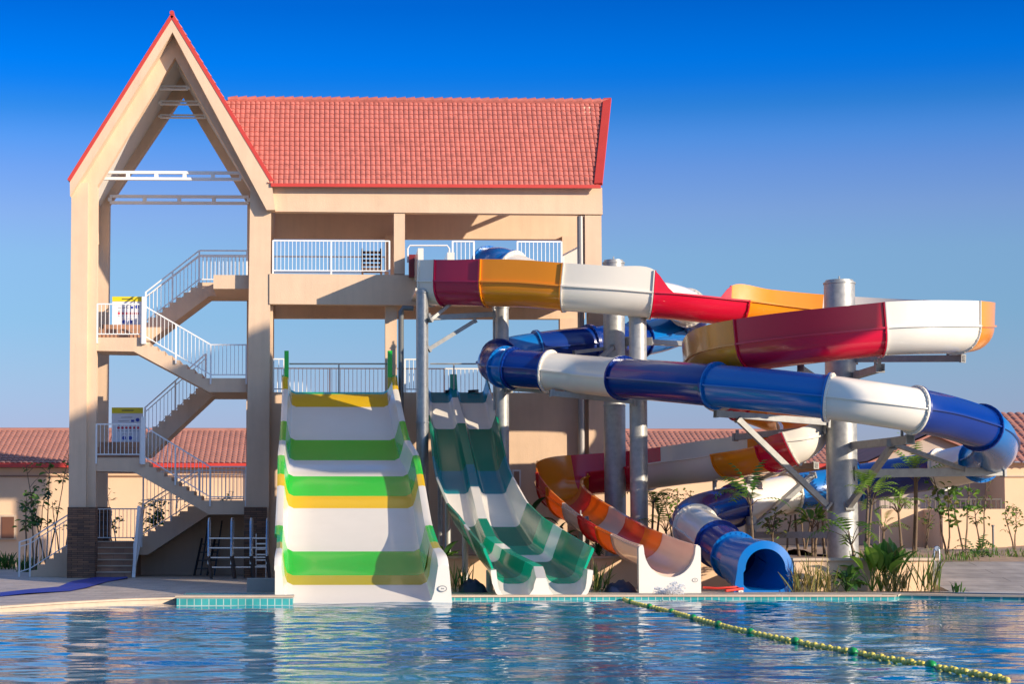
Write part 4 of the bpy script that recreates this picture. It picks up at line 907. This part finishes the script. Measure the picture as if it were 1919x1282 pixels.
palmish(1665, 0, 0, .1, 'upright leafy plant right of the bright banana plant', 9, .7, .2, False, (G1, G4), 74, .5, .7, 'leafy_shrub', stems=2, base=(X(1668, 46.3), -13.5, GZ), el=(55, 88))
palmish(1828, 0, 0, .15, 'dark cycad with arching fronds on the right soil', 18, .75, .18, True, (G3, G1), 75, .15, 1.3, 'cycad', stems=1, base=gp(1828, 53, .72), el=(15, 70))
for px, D, h, lb, nl, ls, z, gm in [(1775, 54, 2.3, 'young tree with round leaves right of the lamp post', 80, .2, .72, (G1, G4)), (1808, 58, 3.6, 'tall slender tree in front of the garden wall', 110, .18, .72, (G1, G2)), (1838, 60, 2.4, 'thin tree left of the lit house corner', 60, .14, .72, (G4, G1)),
                                 (1900, 60, 1.8, 'pale shrub-like tree at the right frame edge', 90, .13, .72, (G4, G2)), (1265, 60, 2.0, 'yellowish sapling behind the white flume section', 50, .14, BG, (G4, G2)), (1300, 62, 2.1, 'sapling left of the lower tube bend', 50, .13, BG, (G4, G1)),
                                 (1470, 57, 1.9, 'sapling under the white tube section', 70, .14, BG, (G4, G1)), (1510, 60, 2.2, 'thin sapling below the blue tube section', 60, .14, BG, (G4, G2)), (1446, 53, 1.4, 'leafy young tree in front of the low horizontal beam', 90, .13, BG, (G4, G1)), (1735, 62, 2.2, 'slender tree by the shaded garden wall', 40, .14, .72, (G4, G1))]:
    sapling(px, 0, 0, h, lb, nl, ls, .35, 2, gm, px, gp(px, D, z), .45)
for px, h, lb, n in [(1492, .85, 'dry reed clump right of the tube outlet', 60), (1520, 1.0, 'tall reed clump left of the thick column', 60), (1545, .8, 'yellowed reed clump near the thick column', 45), (1672, .8, 'reed clump beside the upright leafy plant', 50), (1688, .9, 'thin reed clump left of the last tall one', 36), (1733, 1.15, 'tall upright reed clump near the end of the planter wall', 60)]:
    tuft(px, 0, 0, h * .9, lb, int(n * .55), .032, (G4, G5) if px < 1700 else (G4, G1), (X(px, 46.2), -13.75, GZ), None, .13)
tuft(1700, 0, 0, .25, 'tiny green plant on the soil by the paved path', 14, .05, (G2, G1), (X(1780, 45.8), -14.4, GZ), 77, .06, 'low_shrub')
for i, (px, D) in enumerate([(1795, 51), (1862, 55), (1905, 54), (1750, 60), (1885, 57), (1700, 47.8), (1640, 49)]):
    lb = ['low dry shrub at the foot of the right young trees', 'low grey shrub right of the cycad', 'low shrub at the right frame edge', 'low shrub by the shaded garden wall', 'low olive shrub behind the cycad', 'low grass on the planter behind the tall reeds', 'low grass on the planter right of the thick column'][i]
    tuft(px, 0, 0, .3, lb, 45, .03, (G4, G1), gp(px, D, .75 if px > 1745 else BG), px, .3, 'low_shrub')

# ------------------------------------------------------------------ small things
# information boards on the landings
YEL = mat('board_yellow', (.75, .62, .01), .4); WB = mat('board_white', (.72, .74, .78), .4); RDM = mat('board_red', (.6, .05, .08), .4); BLM = mat('board_blue', (.03, .06, .4), .4); GRM = mat('board_grey', (.3, .3, .33), .4)
def board(x0, x1, y0, y1, D, label):
    a = at(x0, y1, D); b = at(x1, y0, D); t = thing('information_board', label, 'sign', (a.x, a.y, a.z)); y = a.y; w = b.x - a.x; h = b.z - a.z
    m_ = MB(); m_.box(a.x, b.x, y, y + .04, a.z, b.z - h * .16); m_.box(a.x + .1, a.x + .15, y + .042, y + .09, a.z - .02, b.z); m_.box(b.x - .15, b.x - .1, y + .042, y + .09, a.z - .02, b.z); m_.build('panel', WB, t)
    m_ = MB(); m_.box(a.x, b.x, y - .01, y + .04, b.z - h * .159, b.z); m_.build('header', YEL, t)
    m_ = MB()
    def disc(fx, fz, r, mm):
        c = (a.x + w * fx, y - .006, a.z + h * fz); m_.add([(c[0] + r * math.cos(k * .524), c[1], c[2] + r * math.sin(k * .524)) for k in range(12)], [tuple(range(12))], mm)
    def dash(fx0, fx1, fz, hh, mm, yy=-.006): m_.add([(a.x + w * fx0, y + yy, a.z + h * fz), (a.x + w * fx1, y + yy, a.z + h * fz), (a.x + w * fx1, y + yy, a.z + h * fz + hh), (a.x + w * fx0, y + yy, a.z + h * fz + hh)], [(0, 1, 2, 3)], mm)
    for k in range(6): disc(.22 + k * .125, .44, .042, 0); 
    for k in range(6): dash(.19 + k * .125, .25 + k * .125, .35, .015, 2)
    for k in range(2): disc(.40 + k * .2, .16, .062, 1); dash(.33 + k * .2, .47 + k * .2, .26, .012, 2)
    disc(.83, .66, .06, 1); dash(.3, .66, .72, .02, 2); dash(.2, .55, .62, .016, 2); dash(.62, .72, .6, .07, 1); dash(.2, .26, .5, .02, 2)
    dash(.32, .70, .905, .03, 3, -.016)
    m_.build('pictograms', [RDM, BLM, GRM, mat('board_text', (.1, .1, .05), .5)], t)
board(210, 267, 556, 612, 62.9, 'white rules board with yellow header on the upper stair landing')
board(209, 268, 764, 832, 62.9, 'white rules board with yellow header on the lower stair landing')
# wooden chair on the upper deck
t = thing('slatted_chair', 'brown slatted chair on the upper deck behind the white railing', 'chair', (X(700, 62), 2.0, zd3))
cx = X(697, 62); cy = 2.0; m_ = MB()
for k in range(5): m_.box(cx - .32, cx - .25 + .57, cy + .4, cy + .43, zd3 + .42 + k * .13, zd3 + .50 + k * .13)
m_.build('backrest', brownwood, t); m_ = MB(); m_.box(cx - .30, cx + .30, cy - .15, cy + .38, zd3 + .34, zd3 + .39); m_.build('seat', brownwood, t)
for sx_ in (-.29, .29):
    for sy in (-.12, .38): m_ = MB(); m_.box(cx + sx_ - .025, cx + sx_ + .025, cy + sy - .02, cy + sy + .02, zd3, zd3 + (.34 if sy < 0 else 1.1)); m_.build('leg', brownwood, t)
# pool ladders stacked under the stairs
def pool_ladder(px, py, D, w, h, label, dark=False, lean=.12, nr=4):
    b = onz(px, py, GZ) if D is None else Vector((X(px, D), D - 60, GZ)); t = thing('pool_ladder', label, 'ladder', b, 'pool ladders stored below the stairs'); mt = darkmetal if dark else stainless
    for s in (0, 1):
        x = b.x + s * w; m_ = MB()
        if dark: m_.bar((x + (.0 if s else -.0), b.y, GZ), (x + .22, b.y + .35, GZ + h), .05)
        else: m_.tube([(x, b.y, GZ + .42), (x, b.y + lean * .5, GZ + h - .1), (x + .01, b.y + lean, GZ + h), (x + .03, b.y + lean + .12, GZ + h), (x + .04, b.y + lean + .2, GZ + h - .12), (x + .03, b.y + .3, GZ + .42)], .026, 8)
        m_.build('rail', mt, t, 50)
        if not dark: m_ = MB(); m_.tube([(x + .01, b.y, GZ + .66), (x + .05, b.y + .03, GZ + .35), (x + .09, b.y + .02, GZ)], [.05, .06, .045], 8); m_.build('leg', mat('dark_brown_leg', (.07, .045, .035), .5), t, 50)
    for k in range(nr):
        z = GZ + (.32 + k * .28 if not dark else .2 + k * .25); dxx = .22 * (z - GZ) / h if dark else .01
        m_ = MB(); m_.box(b.x + dxx, b.x + w + dxx, b.y + .02 + (.3 * (z - GZ) / h if dark else 0), b.y + .14 + (.3 * (z - GZ) / h if dark else 0), z, z + .035); m_.build('rung', mt, t)
pool_ladder(392, 1098, 58.6, .66, 1.75, 'leftmost steel pool ladder standing on the deck under the stairs')
pool_ladder(436, 1098, 58.8, .55, 1.75, 'second steel pool ladder, in the middle of the stored row')
pool_ladder(470, 1096, 59.0, .48, 1.75, 'rightmost steel pool ladder beside the stone column')
pool_ladder(366, 1075, 62.6, .40, 1.15, 'shorter black ladder leaning against the dark wall', True)
pool_ladder(378, 1075, 63.0, .42, 1.7, 'taller black ladder leaning against the dark wall', True)
t = thing('step_stack', 'stack of pale plastic steps beside the stone column under the stairs', 'steps', (X(484, 59.4), -.5, GZ))
for k in range(6): m_ = MB(); m_.box(X(481, 59.4), X(499, 59.4), -.5 + k * .02, -.2, GZ + .35 + k * .16, GZ + .39 + k * .16); m_.build('tread', stainless, t)
m_ = MB(); m_.box(X(480, 59.4), X(481.5, 59.4), -.46, -.42, GZ, GZ + 1.3); m_.box(X(498.5, 59.4), X(500, 59.4), -.46, -.42, GZ, GZ + 1.3); m_.build('frame', stainless, t)
m_ = MB(); m_.box(X(464, 47), X(519, 47), -13, -12.4, GZ, GZ + .3); m_.build('low_block', concrete); tag(bpy.data.objects['low_block'], 'low concrete block on the deck beside the wide slide foot', 'block')
# blue mat
bm_ = MB(); up = [(0, 1112), (60, 1107), (110, 1101), (135, 1092), (183, 1082.5), (238, 1083)]; lo = [(0, 1119.5), (50, 1115.5), (130, 1109.5), (165, 1103.5), (200, 1092), (240, 1085.5)]
vs = []
for k, ((a, b), (c_, d)) in enumerate(zip(up, lo)): 
    p, q = onz(a, b, GZ), onz(c_, d, GZ)
    for j in range(5): s_ = p.lerp(q, j / 4); vs.append((s_.x, s_.y, GZ + .015 + .02 * ((j + k) % 2)))
vs = [v for v in vs]; bm_.add(vs, [(i * 5 + j, i * 5 + j + 1, (i + 1) * 5 + j + 1, (i + 1) * 5 + j) for i in range(5) for j in range(4)])
n0 = len(bm_.v); bm_.add([(v[0], v[1], v[2] - .012) for v in vs], [(i * 5 + j, i * 5 + j + 1, (i + 1) * 5 + j + 1, (i + 1) * 5 + j) for i in range(5) for j in range(4)])
tag(bm_.build('floor_mat', mat('blue_vinyl', (.004, .018, .26), .55, var=.1)), 'long crumpled blue mat lying across the pool deck', 'mat')
# red hose, dark tarpaulin
m_ = MB(); m_.tube([at(1318, 1102, 45.9), at(1345, 1103.5, 45.7), at(1380, 1101, 45.8), at(1392, 1104, 45.7), at(1360, 1108, 45.4)], .03, 8)
tag(m_.build('red_hose', mat('red_rubber', (.6, .04, .02), .4), None, 50), 'short red hose lying between flume end and tube outlet', 'hose')
def tarp(px0, px1, D, zt, label, seed):
    rng = random.Random(seed); m_ = MB(); x0, x1 = X(px0, D, 1090), X(px1, D, 1090); n = 12; k = 7
    vs = [(x0 + (x1 - x0) * i / n, D - 60 + .7 * j / k, GZ + .005 + zt * abs(math.sin(math.pi * i / n)) ** .5 * abs(math.sin(math.pi * j / k)) ** .6 * rng.uniform(.7, 1.1)) for j in range(k + 1) for i in range(n + 1)]
    m_.add(vs, [(j * (n + 1) + i, j * (n + 1) + i + 1, (j + 1) * (n + 1) + i + 1, (j + 1) * (n + 1) + i) for j in range(k) for i in range(n)])
    tag(m_.build('tarpaulin', mat('navy_tarp', (.006, .012, .05), .5), None, 60), label, 'tarpaulin')
tarp(1138, 1196, 46.05, .28, 'crumpled navy tarpaulin left of the white flume end', 1); tarp(862, 915, 46.0, .3, 'crumpled navy tarpaulin between wide slide and twin slide', 2)
# lamp posts
def bollard(px, D, h, label, loop=True):
    b = Vector(gp(px, D, .78)); t = thing('bollard_light', label, 'garden light', b); m_ = MB()
    if loop:
        m_.tube([b + Vector((-.06, 0, 0)), b + Vector((-.06, 0, h - .08)), b + Vector((0, 0, h)), b + Vector((.06, 0, h - .08)), b + Vector((.06, 0, 0))], .018, 8); m_.build('post', stainless, t, 50)
        m_ = MB(); m_.tube([b + Vector((0, -.04, h - .05)), b + Vector((0, .04, h - .05))], .06, 10); m_.build('lamp_head', stainless, t, 50)
    else: m_.tube([b, b + Vector((0, 0, h))], .03, 8); m_.build('post', darkpipe, t, 50); m_ = MB(); m_.tube([b + Vector((0, 0, h)), b + Vector((0, 0, h + .05))], .045, 8); m_.build('cap', darkpipe, t, 50)
bollard(1755, 47.2, .38, 'small hoop-shaped steel garden light at the end of the planter wall'); bollard(1861, 56, .85, 'slim dark bollard on the soil right of the cycad', False)
# lane rope with floats
rp_ = thing('lane_rope', 'floating lane rope of yellow beads with green marker floats', 'rope', tuple(onz(1150, 1116, 0.03)))
gpts = [(1150, 1114), (1182, 1129), (1217, 1138), (1258, 1147.5), (1299, 1159), (1346, 1171.5), (1406, 1186), (1490, 1203.5), (1598, 1223.5), (1744, 1249), (1890, 1275)]
q = [tuple(onz(a, b, .03)) for a, b in gpts]; RS, RKk = catmull(q, .05)
RS = [Vector(p[:3]) for p in RS]
m_ = MB(); m_.tube([p for p in RS[::6]] + [RS[-1]], .012, 5); m_.build('rope', mat('rope_cream', (.55, .5, .25), .8), rp_)
mbd = MB(); last = None; acc = 0; green = [RS[min(k, len(RS) - 1)] for k in RKk[1:-1]]
def bead(mb, p, d, r, L):
    mb.tube([p - d * L, p - d * L * .75, p - d * L * .3, p + d * L * .3, p + d * L * .75, p + d * L], [r * .35, r * .8, r, r, r * .8, r * .35], 8)
dist = 0; nxt = 0
for i in range(1, len(RS)):
    dist += (RS[i] - RS[i - 1]).length
    if dist >= nxt:
        nxt += .105; d = (RS[i] - RS[i - 1]).normalized(); 
        if min((RS[i] - g_).length for g_ in green) > .16: bead(mbd, RS[i] + Vector((0, 0, .012 * math.sin(i))), d, .038, .048)
tag(mbd.build('yellow_beads', mat('yellow_float', (.72, .58, .10), .4, var=.1, vscale=6), rp_, 60), kind='stuff')
for i, g_ in enumerate(green):
    m_ = MB(); k = RKk[i + 1]; d = (RS[k] - RS[k - 1]).normalized(); bead(m_, g_ + Vector((0, 0, .01)), d, .06, .10); m_.build('green_float', mat('green_float', (.01, .28, .06), .4), rp_, 60)
# foam where water leaves the slides
def foam(c, rx, ry, hgt, n, seed, nm, label):
    rng = random.Random(seed); m_ = MB()
    for i in range(n):
        a = rng.random() * 6.28; rr_ = abs(rng.gauss(0, .55)); j = rng.choice(jets_); lift = hgt * max(0, 1 - (rr_ / 1.1) ** 2) * rng.random() ** 1.6 * j[2]
        p = Vector((c.x + rx * rr_ * math.cos(a) + j[0] * rx * lift / hgt, c.y + ry * rr_ * math.sin(a) + j[1] * ry * lift / hgt, .005 + lift)); s = rng.uniform(.004, .014) * (1.5 if lift < .05 else 1)
        m_.add([p + Vector((s, 0, 0)), p + Vector((-s, 0, 0)), p + Vector((0, s, 0)), p + Vector((0, -s, 0)), p + Vector((0, 0, s * .8)), p - Vector((0, 0, s * .8))], [(0, 2, 4), (2, 1, 4), (1, 3, 4), (3, 0, 4), (2, 0, 5), (1, 2, 5), (3, 1, 5), (0, 3, 5)])
    tag(m_.build(nm, mat('white_foam', (.95, .96, .97), .5), None, 80), label, 'water foam', kind='stuff')
jets_ = [(-1.2, -.5, .8), (.9, -1, 1.0), (.1, -1.5, 1.2), (1.6, -.3, .6), (-.5, -1.6, .7)]
foam(at(1252, 1116, 44.9), .28, .40, .36, 9000, 1, 'splash_foam', 'white splashing foam below the flume end')
foam(at(1440, 1118, 45.6), .75, .5, .10, 7000, 2, 'splash_foam', 'white foam at the tube outlet')
